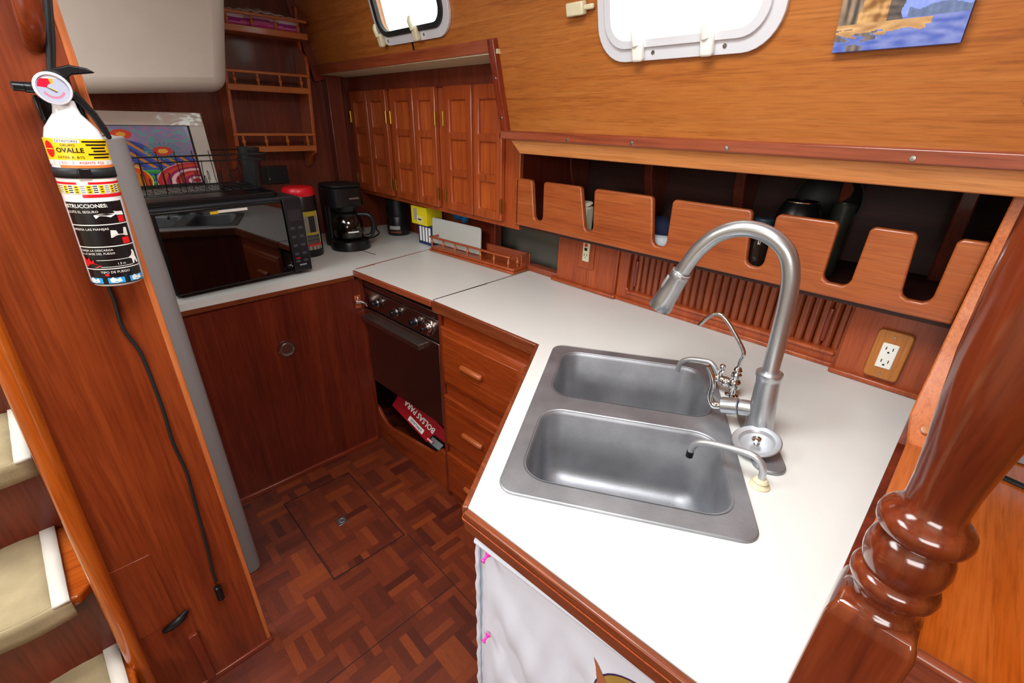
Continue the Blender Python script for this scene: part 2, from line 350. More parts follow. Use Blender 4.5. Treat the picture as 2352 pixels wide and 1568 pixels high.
# leaning cabin side with two portlight openings
wa = rrect(-.838, -.432, 1.698, 1.908, .065, 8); wb = rrect(-1.913, -1.477, 1.812, 2.028, .065, 8)
outer = [(XB, 1.745), (-1.27, 1.745), (-1.27, 1.48), (1.7, 1.48), (1.7, 2.18), (XB, 2.18)]
sh = lambda l: [(p[0], p[1]-1.5) for p in l]
struct('wall_cabin_side', MB().plate(sh(outer), [sh(wa), sh(wb)], (0, 1.2, 1.5), (1, 0, 0), LW, (0, 1, 0), .03), M['panel'])
def lp(x, z, off=0): return V3(x, lean_y(z), z)+LN*off
def lplate(outer, holes, off, t): return MB().plate(sh(outer), [sh(h) for h in holes], V3(0, 1.2, 1.5)+LN*off, (1, 0, 0), LW, LN, t)
def window(n, x0, x1, z0, z1, dogs, gasket, frame_m):
    r = .08
    f = tag(link('window_%d' % n, lplate(rrect(x0, x1, z0, z1, r, 8), [rrect(x0+.032, x1-.032, z0+.032, z1-.032, r-.025, 8)], 0, .012), frame_m, loc=lp((x0+x1)/2, z0), bevel=.003), kind='structure')
    link('inner_sash', lplate(rrect(x0+.026, x1-.026, z0+.028, z1-.028, r-.02, 8), [rrect(x0+.045, x1-.045, z0+.045, z1-.045, r-.035, 8)], .004, .016), gasket, f, bevel=.003)
    link('pane', lplate(rrect(x0+.04, x1-.04, z0+.04, z1-.04, r-.03, 8), [], -.006, .003), M['pane'], f)
    for x in dogs:
        d = link('latch', MB().obox(lp(x, z0+.022, .022), (.03, .045, .02), (1, 0, 0), LW), M['wplas'] if n == 1 else M['cplas'], f, bevel=.007, seg=3)
        link('latch_tab', MB().tube([lp(x-.002, z0+.035, .03), lp(x-.005, z0+.06, .034), lp(x-.003, z0+.075, .03)], [.009, .008, .004], 10, 3), M['wplas'] if n == 1 else M['cplas'], d)
        link('screw', MB().lathe([(.005, 0), (.004, .002), (0, .0022)], lp(x+.035, z0+.016, .0125), LN, 12), M['steel'], f)
    return f
w1 = window(1, -.86, -.41, 1.675, 1.93, (-.735, -.56), M['black'] if 0 else M['alu'], M['alu'])
w2 = window(2, -1.935, -1.455, 1.79, 2.05, (-1.90, -1.655), M['rub'], M['alu'])
link('hinge_clip', MB().obox(lp(-.925, 1.80, .014), (.055, .03, .022), (1, 0, 0), LW).obox(lp(-.885, 1.80, .012), (.03, .012, .012), (1, 0, 0), LW), M['cplas'], w1, bevel=.004)
# trims around the cabin side
sx = MB().box(-1.285, 1.7, 1.176, 1.21, 1.474, 1.502)
t1 = struct('trim_1', sx, M['trim'], loc=(0, 1.19, 1.474), bevel=.004)
for x in (-.98, -.75, -.49, -.14): link('screw', MB().lathe([(.006, 0), (.005, .0015), (0, .002)], (x, 1.176, 1.484), (0, -1, 0), 12), M['steel'], t1)
t2 = struct('trim_2', MB().hexa([lp(-1.285, 1.478, .02), lp(-1.255, 1.478, .02), lp(-1.255, 1.478, -.02), lp(-1.285, 1.478, -.02), lp(-1.285, 1.765, .02), lp(-1.255, 1.765, .02), lp(-1.255, 1.765, -.02), lp(-1.285, 1.765, -.02)]), M['trimz'], loc=lp(-1.27, 1.478), bevel=.003)
for z in (1.545, 1.66): link('screw', MB().lathe([(.005, 0), (.004, .0015), (0, .002)], lp(-1.27, z, .02), LN, 12), M['steel'], t2)
t3 = struct('trim_3', MB().hexa([lp(XB, 1.725, .02), lp(-1.27, 1.73, .02), lp(-1.27, 1.73, -.02), lp(XB, 1.725, -.02), lp(XB, 1.765, .02), lp(-1.27, 1.765, .02), lp(-1.27, 1.765, -.02), lp(XB, 1.765, -.02)]), M['trim'], loc=lp(-1.9, 1.73), bevel=.003)
struct('trim_4', MB().hexa([lp(XB, 1.70, .04), lp(XB+.03, 1.70, .04), lp(XB+.03, 1.70, -.03), lp(XB, 1.70, -.03), lp(XB, 2.15, .04), lp(XB+.03, 2.15, .04), lp(XB+.03, 2.15, -.03), lp(XB, 2.15, -.03)]), M['trimz'], loc=lp(XB, 1.7), bevel=.003)
struct('trim_5', MB().box(XB, XB+.05, 1.16, 1.24, .93, 1.73), M['mahd'], bevel=.004)
# seam in the panel under the small portlight
struct('trim_6', MB().obox(lp(-1.72, 1.778, .002), (.006, .03, .004), (1, 0, 0), LW), M['dark'])
# soffits
struct('ceiling_side_deck', MB().box(XB, -1.25, 1.13, 1.9, 1.722, 1.735), M['cream'])
struct('trim_7', MB().box(XB, -1.30, 1.295, 1.33, 1.655, 1.724), M['mahd'], bevel=.003)
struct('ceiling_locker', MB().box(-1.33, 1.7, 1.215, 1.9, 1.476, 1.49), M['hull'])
# valance under the trim, its colour lightened for bounce off the counter
struct('trim_8', MB().hexa([(-1.22, 1.212, 1.43), (1.7, 1.212, 1.43), (1.7, 1.235, 1.43), (-1.22, 1.235, 1.43), (-1.25, 1.192, 1.475), (1.7, 1.192, 1.475), (1.7, 1.235, 1.475), (-1.25, 1.235, 1.475)]), M['salmon'], bevel=.003)
# hull behind the open locker, with its frames
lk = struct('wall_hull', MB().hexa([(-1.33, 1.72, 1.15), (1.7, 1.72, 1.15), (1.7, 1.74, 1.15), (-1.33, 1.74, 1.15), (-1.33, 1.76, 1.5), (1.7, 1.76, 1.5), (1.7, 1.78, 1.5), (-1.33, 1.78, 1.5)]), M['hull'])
for i, x in enumerate((-1.12, -.80, -.52, -.27, -.06)):
    pr = [(0, 0), (.0, .32), (-.14, .32), (-.13, .2), (-.09, .08), (-.07, 0)]
    link('hull_frame', MB().plate(pr, [], (x*1.2, 1.74, 1.16), (0, 1, 0), (0, 0, 1), (1, 0, 0), .035), M['mahd'], lk, bevel=.004)
struct('wall_locker_end', MB().box(-1.33, -1.315, 1.335, 1.9, 1.16, 1.48), M['mah'])
# lower hull-side wall: column, tambour recess, column, opening behind the caddy
struct('wall_hull_lower', MB().plate([(XB, 0), (.02, 0), (.02, 1.16), (XB, 1.16)], [[(-1.60, .955), (-1.19, .955), (-1.19, 1.13), (-1.60, 1.13)], [(-.86, .972), (-.175, .972), (-.175, 1.12), (-.86, 1.12)]], (0, YW, 0), (1, 0, 0), (0, 0, 1), (0, 1, 0), .02), M['mahd'])
struct('wall_hull_liner', MB().box(-1.75, -1.0, 1.60, 1.62, .8, 1.2), mat('grey_hull_liner', '#6f6c62', .7))
struct('trim_9', MB().box(-1.195, -.905, 1.425, YW, CZ, 1.16), M['cup'], bevel=.003)
struct('trim_10', MB().box(-1.215, -.895, 1.41, YW, CZ, .945), M['cup'], bevel=.004)
struct('trim_11', MB().box(-.17, .02, 1.405, YW, CZ, 1.16), M['cup'], bevel=.003)
struct('trim_12', MB().box(-.178, .02, 1.39, YW, CZ, .945), M['cup'], bevel=.004)
struct('trim_13', MB().box(-1.62, -1.19, 1.43, YW+.01, CZ, .956), M['trim'], bevel=.004)
struct('trim_14', MB().box(-1.78, -1.60, 1.44, YW, CZ, 1.16), M['mah'], bevel=.003)
# shelf floor of the open locker
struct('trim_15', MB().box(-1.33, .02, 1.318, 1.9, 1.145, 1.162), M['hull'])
# end bulkhead at the right of the counter
def bulk():
    pr = [(.40, .9), (.40, .95), (1.10, .955), (1.16, 1.0), (1.27, 1.14), (1.29, 1.25), (1.30, 1.45), (1.60, 1.47), (1.60, .9)]
    return MB().plate(pr, [], (.016, 0, 0), (0, 1, 0), (0, 0, 1), (1, 0, 0), .018)
struct('wall_end', bulk(), M['mah'])
def cap():
    pr = [(.40, .953), (.75, .953), (1.09, .957), (1.15, 1.0), (1.235, 1.10), (1.272, 1.19), (1.285, 1.30), (1.287, 1.47)]
    mb = MB(); n = len(pr); vs = []
    for i, (y, z) in enumerate(pr):
        a = Vector(pr[max(i-1, 0)]); b = Vector(pr[min(i+1, n-1)]); d = (b-a).normalized(); nn = Vector((-d.y, d.x))
        for X, k in ((.028 if i < 3 else .014, 0), (.068, 0), (.068, 1), (.028 if i < 3 else .014, 1)): vs.append((X, y-nn.x*-.012*k, z+nn.y*.012*k))
    fs = [(0, 1, 2, 3), tuple((n-1)*4+q for q in (3, 2, 1, 0))]
    for i in range(n-1):
        for q in range(4): fs.append((i*4+q, i*4+(q+1) % 4, i*4+4+(q+1) % 4, i*4+4+q))
    return mb.add(vs, fs)
cp = struct('trim_16', cap(), M['salmony'], loc=(.04, .9, .953), bevel=.003)
for p, n in (((.043, 1.285, 1.39), (0, -1, 0)), ((.044, 1.262, 1.20), (0, -1, .4)), ((.046, 1.118, .99), (0, -.7, .7))):
    link('wood_plug', MB().lathe([(.008, -.004), (.008, .0125), (0, .013)], V3(*p), n, 16), M['outw'], cp)
struct('wall_saloon_hull', MB().box(.036, 1.7, 1.57, 1.59, 0, 1.48), M['panel'])

# ------------------------------------------------------------------ left partition with moulding
def pe_y(z): return -.14+.053*(z-1.18)
lw = struct('wall_partition', MB().plate([(pe_y(0), 0), (.091, 0), (.091, 2.15), (pe_y(2.15), 2.15)], [], (-1.20, 0, 0), (0, 1, 0), (0, 0, 1), (1, 0, 0), .03), M['leftp'], loc=(-1.2, 0, 0), bevel=.004)
mpts = [(-.205, 0), (-.196, .176), (-.176, .62), (-.149, 1.14), (-.13, 1.5), (-.10, 2.15)]
struct('trim_17', MB().tube([(-1.162, y-.003, z) for y, z in mpts], .0185, 14, 3), M['gloss'])
struct('baseboard_partition', MB().box(-1.205, -1.163, -.19, .095, 0, .018), M['trimy'], bevel=.003)
struct('trim_19', MB().box(-1.172, -1.167, .080, .092, .02, 2.1), M['salmonz'], bevel=.002)
def bracket():
    m = MB().tube([(-1.17, .056, 1.80), (-1.125, .056, 1.77), (-1.12, .054, 1.72), (-1.13, .050, 1.66), (-1.17, .045, 1.625)], [.015, .016, .017, .017, .013], 12, 4)
    return m
solo('wooden_handhold', bracket(), M['leftp'], 'rounded wooden handhold on the partition above the fire extinguisher', 'handhold')
hp = thing('access_hatch', 'small flush wooden access hatch low on the partition with a black pull', 'hatch', (-1.17, -.14, .3))
link('hatch_board', MB().box(-1.172, -1.168, -.186, -.088, .305, .55), M['leftp'], hp, bevel=.001)
link('pull', MB().tube([(-1.165, -.125, .292), (-1.155, -.105, .305), (-1.155, -.085, .312), (-1.165, -.067, .318)], [.007, .011, .011, .006], 10, 4), M['black'], hp, bevel=0)
solo('wooden_latch_strip', MB().box(-1.171, -1.158, -.088, -.066, .02, .225), M['trimz'], 'dark brown wooden batten at the foot of the partition', 'batten', bevel=.002)

# ------------------------------------------------------------------ staircase behind the partition edge
st = thing('companionway_staircase', 'varnished wooden staircase with carpeted treads behind the partition', 'staircase', (-1.3, -.5, 0))
TR = [(.25, -1.0, -1.36), (.5, -1.205, -1.60), (.75, -1.46, -1.86), (1.0, -1.72, -2.1)]
for i, (z, xn, xb) in enumerate(TR):
    link('tread', MB().plate([(xn-.03, -.205)]+[(xn-.0+.0, -.235), (xn, -.9), (xb, -.9), (xb, -.2)], [], (0, 0, z-.03), (1, 0, 0), (0, 1, 0), (0, 0, 1), .028), M['glossy'], st, bevel=.008, seg=3)
    link('riser', MB().box(xn-.05, xn-.035, -.9, -.2, z-.25, z-.03), M['mah'], st)
link('side_panel', MB().plate([(-1.215, 0), (-1.215, .43), (-1.84, .93), (-1.84, 0)], [], (0, -.2, 0), (1, 0, 0), (0, 0, 1), (0, 1, 0), .012), M['trim'], st)
link('stringer', MB().plate([(-.9, 0), (-2.15, 1.17), (-2.15, 0)], [], (0, -.92, 0), (1, 0, 0), (0, 0, 1), (0, 1, 0), .02), M['trim'], st)
for i, (z, xn, xb) in enumerate(TR[:3]):
    nm = ('nearest and lowest', 'middle', 'topmost visible')[i]
    c = thing('carpet_tread_mat', 'beige carpet mat with pale bound edge on the %s stair' % nm, 'carpet mat', (xn-.1, -.5, z), 'carpet mats on the stairs')
    yr = (-.225, -.262, -.245)[i]
    def cf(u, v, z=z, xn=xn, xb=xb, yr=yr):
        x = xb+.02+(xn+.012-xb-.02)*u; zz = z+.008
        return (x, -.9+(yr-.012+.9-.02*(1-u))*v, zz+.002*math.sin(v*40+u*9))
    link('pile', MB().grid(cf, 12, 30), M['carpet'], c, solid=.012)
    def ef(u, v, z=z, xn=xn, xb=xb, yr=yr):
        x = xb+.02+(xn+.014-xb-.02)*u; return (x, yr-.014-.02*(1-u)+.03*v, z+.0135+.001*math.sin(u*30))
    link('edge_binding', MB().grid(ef, 20, 2), M['tape'], c, solid=.008)
    def ff(u, v, z=z, xn=xn, yr=yr): return (xn+.014+.003*math.sin(v*30), -.9+(yr+.015+.9)*v, z+.009-.055*u)
    link('front_flap', MB().grid(ff, 3, 30), M['carpet'], c, solid=.008)

# ------------------------------------------------------------------ counters and base cabinets
fy = lambda x: .358+(x+.463)*.074            # outer edge of the peninsula
sy = lambda x: .897+(x+1.335)*.046           # stove and drawer front edge
C2 = V3(-.433, .798, 0); aU = math.radians(121.5); SU = V3(math.cos(aU), math.sin(aU), 0); SV = V3(math.cos(aU-PI/2), math.sin(aU-PI/2), 0)
def sl(u, v, z=0): return C2+SU*u+SV*v+V3(0, 0, z)
hole = [tuple(sl(u, v).xy) for u, v in ((-.285, -.2), (.285, -.2), (.285, .2), (-.285, .2))]
main_poly = [(-1.333, .897), (-.82, .921), (-.463, .358), (.012, fy(.012)), (.0165, fy(.012)), (.0165, YW), (-1.357, YW)]
ct = thing('sink_counter', 'white laminate worktop around the double sink with wooden edging', 'worktop', (-.5, .9, CZ-.03))
link('laminate_top', MB().plate(main_poly, [hole], (0, 0, CZ-.025), (1, 0, 0), (0, 1, 0), (0, 0, 1), .025), M['lam'], ct)
def edge(pts, z0, z1, out):
    mb = MB()
    for (a, b) in zip(pts[:-1], pts[1:]):
        a = V3(*a, 0); b = V3(*b, 0); d = (b-a).normalized(); n = V3(d.y, -d.x, 0)
        mb.hexa([a+V3(0, 0, z0), b+V3(0, 0, z0), b+n*out+V3(0, 0, z0), a+n*out+V3(0, 0, z0), a+V3(0, 0, z1), b+V3(0, 0, z1), b+n*out+V3(0, 0, z1), a+n*out+V3(0, 0, z1)])
    return mb
link('edging', edge([(-1.333, .897), (-.82, .921), (-.463, .358), (.012, fy(.012))], CZ-.042, CZ-.001, .012), M['edge'], ct, bevel=.003)
link('edge_bead', edge([(-1.333, .893), (-.815, .912), (-.463, .345), (.012, fy(.012)-.012)], CZ-.018, CZ-.0145, .0015), M['cup'], ct, bevel=.001)
# lid over the stove
lid = [(-1.868, .852), (-1.338, .895), (-1.362, YW), (-1.947, YW)]
lt = thing('stove_worktop', 'flush white laminate lid covering the top of the gimballed stove', 'worktop lid', (-1.6, 1.1, CZ-.03))
link('laminate_lid', MB().plate(lid, [], (0, 0, CZ-.022), (1, 0, 0), (0, 1, 0), (0, 0, 1), .0215), M['lam'], lt)
link('lid_edging', edge([(-1.868, .852), (-1.338, .895)], CZ-.028, CZ-.002, .01), M['trim'], lt, bevel=.003)
mc = thing('microwave_counter', 'white laminate worktop under the microwave and coffee maker', 'worktop', (-2.2, .6, CZ-.03))
link('laminate_top', MB().plate([(XB, -.16), (-1.856, -.16), (-1.872, .852), (-1.951, YW), (XB, YW)], [], (0, 0, CZ-.025), (1, 0, 0), (0, 1, 0), (0, 0, 1), .025), M['lam'], mc)
link('edging', edge([(-1.856, -.16), (-1.872, .85)], CZ-.045, CZ-.001, -.012).box(-1.951, -1.94, 1.2, YW, CZ-.05, CZ-.01), M['edge'], mc, bevel=.003)
link('lid_seam', MB().obox((-2.14, 1.03, CZ+.0005), (.22, .004, .001), (-.97, -.12, 0), (0, 1, 0)), M['dark'], mc)
struct('trim_20', MB().plate([(-1.875, .86), (-1.868, .86), (-1.947, 1.3), (-1.954, 1.3)], [], (0, 0, CZ-.002), (1, 0, 0), (0, 1, 0), (0, 0, 1), .0028), M['trim'])
struct('trim_21', MB().plate([(-1.337, .897), (-1.3345, .897), (-1.3585, 1.33), (-1.361, 1.33)], [], (0, 0, CZ-.002), (1, 0, 0), (0, 1, 0), (0, 0, 1), .0028), M['dark'])
# base cabinet faces
bc = thing('microwave_base_cabinet', 'plain dark mahogany cabinet front below the microwave', 'cabinet', (-1.87, .4, 0))
link('front_panel', MB().box(-1.90, -1.875, -.16, .885, 0, CZ-.045), M['mah'], bc)
link('plinth', MB().box(-1.9, -1.862, .16, .86, 0, .022), M['trimy'], bc, bevel=.003)
vt = thing('round_deck_plate', 'small round chrome plate screwed to the dark cabinet front', 'deck plate', (-1.875, .515, .64), None)
link('flange', MB().lathe([(.0, 0), (.039, 0), (.038, .004), (.030, .005), (.029, .004)], (-1.875, .515, .65), (1, 0, 0), 32), M['stove'], vt)
link('centre_cap', MB().lathe([(.029, 0), (.029, .010), (.025, .011), (.022, .006), (0, .006)], (-1.875, .515, .65), (1, 0, 0), 32), M['steel'], vt)
for a in (0.4, 2.9): link('screw', MB().lathe([(.003, 0), (.002, .007), (0, .0075)], (-1.875,   .515+.034*math.cos(a), .65-.034*math.sin(a)*.6), (1, 0, 0), 10), M['chrome'], vt)
pcb = thing('sink_base_cabinet', 'wooden base cabinet under the sink counter', 'cabinet', (-.4, .7, 0))
link('carcass', MB().plate([(-1.0, .955), (-.83, .945), (-.452, .375), (.02, fy(.02)+.012), (.02, .43), (-.43, .40), (-.80, .97), (-1.0, .975)], [], (0, 0, 0), (1, 0, 0), (0, 1, 0), (0, 0, 1), CZ-.042), M['mah'], pcb)

# ------------------------------------------------------------------ drawer cabinet
dc = thing('drawer_cabinet', 'mahogany cabinet with three raised-panel drawers beside the stove', 'drawer cabinet', (-1.07, .93, 0))
FU = V3(1, .046, 0).normalized(); FN = V3(FU.y, -FU.x, 0)
def fp(x, z, off=0): return V3(x, sy(x)+.012, z)+FN*off
link('face_frame', MB().hexa([fp(-1.315, 0, 0), fp(-.82, 0, 0), fp(-.82, 0, -.02), fp(-1.315, 0, -.02), fp(-1.315, CZ-.042, 0), fp(-.82, CZ-.042, 0), fp(-.82, CZ-.042, -.02), fp(-1.315, CZ-.042, -.02)]), M['drawer'], dc)
link('side_panel', MB().box(-1.315, -1.295, .90, 1.4, 0, CZ-.042), M['mah'], dc)
for z1, z0 in ((.838, .592), (.535, .292), (.243, .03)):
    x0, x1 = -1.298, -.868
    mb = MB(); a = .004; b = .022
    for k, (i0, o) in enumerate(((0, 0), (0, .012), (.014, .012), (.03, .022))):
        pass
    rings = [(0, 0), (0, .014), (.004, .017), (.020, .024), (.024, .0245), (.026, .027)]
    vs = []
    for ins, o in rings: vs += [fp(x0+ins, z0+ins, o), fp(x1-ins, z0+ins, o), fp(x1-ins, z1-ins, o), fp(x0+ins, z1-ins, o)]
    fs = []
    for r in range(len(rings)-1):
        for q in range(4): fs.append((r*4+q, r*4+(q+1) % 4, r*4+4+(q+1) % 4, r*4+4+q))
    fs.append(tuple(range(len(vs)-4, len(vs)))); fs.append((3, 2, 1, 0)); mb.add(vs, fs)
    d = link('drawer', mb, M['drawer'], dc, bevel=.0015)
    zc = (z0+z1)/2+.005; xs = (-1.165, -1.055)
    link('handle', MB().tube([fp(xs[0], zc, .032), fp(xs[0]+.008, zc, .035), fp(xs[1]-.008, zc, .035), fp(xs[1], zc, .032)], [.009, .0115, .0115, .009], 12).tube([fp(-1.135, zc, .02), fp(-1.135, zc, .033)], .006, 8).tube([fp(-1.085, zc, .02), fp(-1.085, zc, .033)], .006, 8), M['fiddle'], d, bevel=.002)

# ------------------------------------------------------------------ stove
sv = thing('gimballed_stove', 'dark stainless gimballed galley stove under the white lid', 'stove', (-1.6, .95, .36))
def sp(x, z, off=0): return V3(x, sy(x)+.014, z)+FN*off
def sbox(x0, x1, z0, z1, o0, o1): return [sp(x0, z0, o1), sp(x1, z0, o1), sp(x1, z0, o0), sp(x0, z0, o0), sp(x0, z1, o1), sp(x1, z1, o1), sp(x1, z1, o0), sp(x0, z1, o0)]
link('body', MB().hexa(sbox(-1.875, -1.322, .36, .862, -.42, -.006)), M['blackm'], sv, bevel=.003)
link('top_rail', MB().hexa(sbox(-1.875, -1.322, .845, .872, -.03, .0)), M['stove'], sv, bevel=.002)
link('control_panel', MB().hexa(sbox(-1.875, -1.322, .752, .842, -.01, .002)), M['stove'], sv, bevel=.002)
link('stove_top', MB().hexa(sbox(-1.87, -1.33, .862, .872, -.40, -.05)), M['blackm'], sv)
dr = link('oven_door', MB().hexa(sbox(-1.873, -1.325, .36, .746, -.004, .008)), M['stove'], sv, bevel=.003)
link('handle', MB().hexa(sbox(-1.865, -1.425, .712, .716, .008, .034)).hexa(sbox(-1.865, -1.425, .693, .714, .031, .034)).hexa(sbox(-1.865, -1.861, .693, .714, .008, .034)).hexa(sbox(-1.429, -1.425, .693, .714, .008, .034)), M['steel'], dr, bevel=.001)
for x in (-1.755, -1.608, -1.470):
    k = link('burner_knob', MB().lathe([(.0, 0), (.018, 0), (.017, .012), (.014, .013), (.014, .030), (.012, .034), (0, .035)], sp(x, .798, .002), FN, 20), M['black'], sv)
    link('chrome_ring', MB().lathe([(.0195, .009), (.0195, .014), (.0135, .0145), (.0135, .009)], sp(x, .798, .002), FN, 20), M['chrome'], k)
k = link('thermostat_dial', MB().lathe([(0, 0), (.034, 0), (.033, .005), (.026, .007), (.022, .007), (.022, .02), (.0, .021)], sp(-1.395, .795, .002), FN, 28), M['chrome'], sv)
link('thermostat_grip', MB().obox(sp(-1.395, .795, .03), (.034, .012, .02), (.8, .04, .5), FN.cross(V3(.8, .04, .5))), M['black'], k, bevel=.003)
lk_ = thing('stove_lock', 'small chrome barrel bolt on a wooden block locking the stove', 'bolt', (-1.875, .86, .78))
link('wooden_block', MB().box(-1.876, -1.862, .835, .862, .75, .81), M['cup'], lk_, bevel=.002)
link('bolt_barrel', MB().tube([(-1.856, .83, .785), (-1.856, .86, .78), (-1.84, .868, .775), (-1.82, .868, .772)], [.009, .008, .010, .006], 12).ell((-1.857, .845, .80), (.005, .005, .008)), M['chrome'], lk_)
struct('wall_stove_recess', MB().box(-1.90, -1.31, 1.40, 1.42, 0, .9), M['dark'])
# pan bin board
bp_ = [(-1.90, 0), (-1.315, 0), (-1.315, .205), (-1.36, .215), (-1.385, .19), (-1.41, .165), (-1.45, .155), (-1.62, .135), (-1.76, .115), (-1.81, .12), (-1.85, .15), (-1.875, .185), (-1.90, .195)]
bb = MB().plate([(p[0], p[1]) for p in bp_], [], (0, sy(0)-.0+.012, 0), (1, .046, 0), (0, 0, 1), (0, 1, 0), .018)
solo('pan_bin_board', bb, M['drawer'], 'scalloped wooden board holding pans below the stove', 'board', bevel=.004)
rb = thing('bag_box', 'red cardboard box of plastic bags tipped over in the pan bin', 'box', (-1.6, 1.02, .2))
U_ = V3(-.80, -.05, .24).normalized(); nn = V3(.15, -.93, .55).normalized(); W_ = nn.cross(U_).normalized(); nn = U_.cross(W_)
rc = V3(-1.615, .965, .212)
link('carton', MB().obox(rc-nn*.03, (.37, .11, .06), U_, W_), M['redbox'], rb, bevel=.002)
link('lettering', text_mb('BOLSAS PARA', .042, rc+W_*-.018, -U_*-1, W_, bold=.0008), M['wplas'], rb) if 0 else None
UU, WW = U_, -W_
if UU.cross(WW).dot(nn) < 0: WW = -WW
link('lettering', text_mb('BOLSAS PARA', .038, rc+WW*-.012+UU*.01, UU, WW, bold=.0010), M['wplas'], rb)
link('logo_panel', MB().obox(rc+WW*.033+nn*.0006, (.115, .024, .0008), UU, WW), M['wplas'], rb)
link('logo_lettering', text_mb('KIRKLAND', .018, rc+WW*.033+nn*.0008, UU, WW, bold=.0003), M['navy'], rb)
link('price_label', MB().obox(rc-UU*.145+WW*.022+nn*.0006, (.05, .045, .0008), UU, WW), M['wplas'], rb)
pn = thing('frying_pan', 'black pan lying in the bin under the red box', 'pan', (-1.62, 1.03, .02))
link('bowl', MB().lathe([(0, 0), (.08, 0), (.10, .045), (.098, .046), (.078, .005), (0, .005)], (-1.72, 1.12, .03), (.1, -.1, 1), 32), M['black'], pn)
link('handle', MB().tube([(-1.64, 1.06, .08), (-1.55, 1.0, .10), (-1.47, .96, .12)], [.012, .012, .014], 10, 3), M['black'], pn)
pl = thing('kitchen_utensil', 'glossy black handled utensil with pink tip in the pan bin corner', 'utensil', (-1.42, .95, .12))
link('head', MB().obox((-1.455, .95, .165), (.085, .05, .03), (1, .2, -.3), (0, .8, .6)), M['black'], pl, bevel=.01, seg=3)
link('shank', MB().tube([(-1.41, .95, .16), (-1.36, .945, .14), (-1.325, .94, .115)], [.008, .005, .005], 8, 3), M['stove'], pl)
link('pink_tip', MB().obox((-1.475, .928, .185), (.035, .01, .012), (1, .2, -.3), (0, .8, .6)), mat('pale_pink_plastic', '#e08a8a', .4), pl, bevel=.003)
solo('grey_pot', MB().lathe([(0, 0), (.05, 0), (.055, .19), (.052, .19), (.047, .005), (0, .005)], (-1.375, 1.10, .0), (0, 0, 1), 24), M['blackm'], 'dark grey pot in the pan bin behind the red box end', 'pot')

# ------------------------------------------------------------------ sink
sk = thing('double_sink', 'stainless double bowl sink set at an angle in the white counter', 'sink', tuple(sl(0, 0, CZ)))
bowls = [(.035, .272, -.187, .190), (-.265, -.030, -.187, .190)]
rim = MB().plate(rrect(-.308, .308, -.2185, .2185, .03, 6), [rrect(a, b, c, d, .052, 8) for a, b, c, d in bowls], V3(C2.x, C2.y, CZ-.001), SU, SV, (0, 0, 1), .006)
link('rim', rim, M['sink'], sk)
link('rolled_edge', MB().tube([sl(p[0], p[1], CZ+.002) for p in rrect(-.308, .308, -.2185, .2185, .03, 6)], .0035, 10, closed=True), M['sink'], sk)
for i, (a, b, c, d) in enumerate(bowls):
    mb = MB(); vs = []; n = 0; depth = .17
    for ins, z, rr in ((-.004, .0065, .054), (0, .004, .052), (.003, -.004, .050), (.012, -depth+.03, .045), (.022, -depth+.008, .04), (.045, -depth, .03)):
        L_ = rrect(a+ins, b-ins, c+ins, d-ins, rr, 8); n = len(L_); vs += [sl(p[0], p[1], CZ+z) for p in L_]
    fs = []
    for r in range(5):
        for q in range(n): fs.append((r*n+q, r*n+(q+1) % n, (r+1)*n+(q+1) % n, (r+1)*n+q))
    fs.append(tuple(range(5*n, 6*n))); mb.add(vs, fs)
    bo = link('bowl', mb, M['sink'], sk, ang=60)
    link('drain', MB().lathe([(.045, 0), (.043, .002), (.03, .001), (.0, -.0005)], sl((a+b)/2, (c+d)/2, CZ-depth+.001), (0, 0, 1), 28), M['steel'], bo)

# ------------------------------------------------------------------ main faucet
B0 = V3(-.199, .944, CZ); az = math.radians(186); fu = V3(math.cos(az), math.sin(az), 0)
def F(s, z, o=0): return B0+fu*s+V3(0, 0, z-CZ)+V3(-fu.y, fu.x, 0)*o
fa = thing('kitchen_faucet', 'tall brushed steel gooseneck pull-down faucet behind the sink', 'faucet', B0)
link('deck_plate', MB().plate([(p[0], p[1]) for p in rrect(-.128, .128, -.031, .031, .03, 8)], [], B0+V3(0, 0, .0002), SU, SV, (0, 0, 1), .008), M['sink'], fa, bevel=.003)
body = MB(); ax = (F(.012, 1.08)-F(0, .93)).normalized()
body.lathe([(.0, .006), (.030, .006), (.0295, .012), (.0275, .03), (.0255, .06), (.0235, .10), (.0225, .135), (.0235, .142), (.025, .146), (.025, .153), (.020, .157), (0, .157)], B0, ax, 32)
link('body', body, M['nickel'], fa)
pts = [F(.0115, 1.078), F(.015, 1.16), F(.019, 1.235), F(.026, 1.285), F(.042, 1.323), F(.070, 1.346), F(.105, 1.356), F(.140, 1.352), F(.172, 1.334), F(.198, 1.304), F(.214, 1.275), F(.224, 1.250)]
link('spout', MB().tube(pts, .0158, 24, 5), M['nickel'], fa)
hd = (F(.258, 1.163)-F(.226, 1.246)).normalized()
h = link('spray_head', MB().lathe([(0, -.004), (.018, -.004), (.0205, .0), (.0210, .010), (.0204, .013), (.0218, .04), (.0236, .07), (.0262, .092), (.025, .095), (0, .093)], F(.226, 1.246), hd, 32), M['nickel'], fa)
sd = V3(-.75, -.45, 0); sd = (sd-hd*sd.dot(hd)).normalized()
link('spray_button', MB().obox(F(.226, 1.246)+hd*.032+sd*.020, (.03, .013, .006), hd, hd.cross(sd)), M['grey'], h, bevel=.002)
link('collar', MB().lathe([(.0165, -.003), (.0205, -.002), (.0208, .008), (.0165, .009)], F(.226, 1.246), hd, 24), M['alum'], fa)
lv = link('handle_barrel', MB().tube([F(.008, .992), F(.048, .983)], .0175, 24).tube([F(.049, .983), F(.083, .972)], .0190, 24), M['nickel'], fa, bevel=.002)
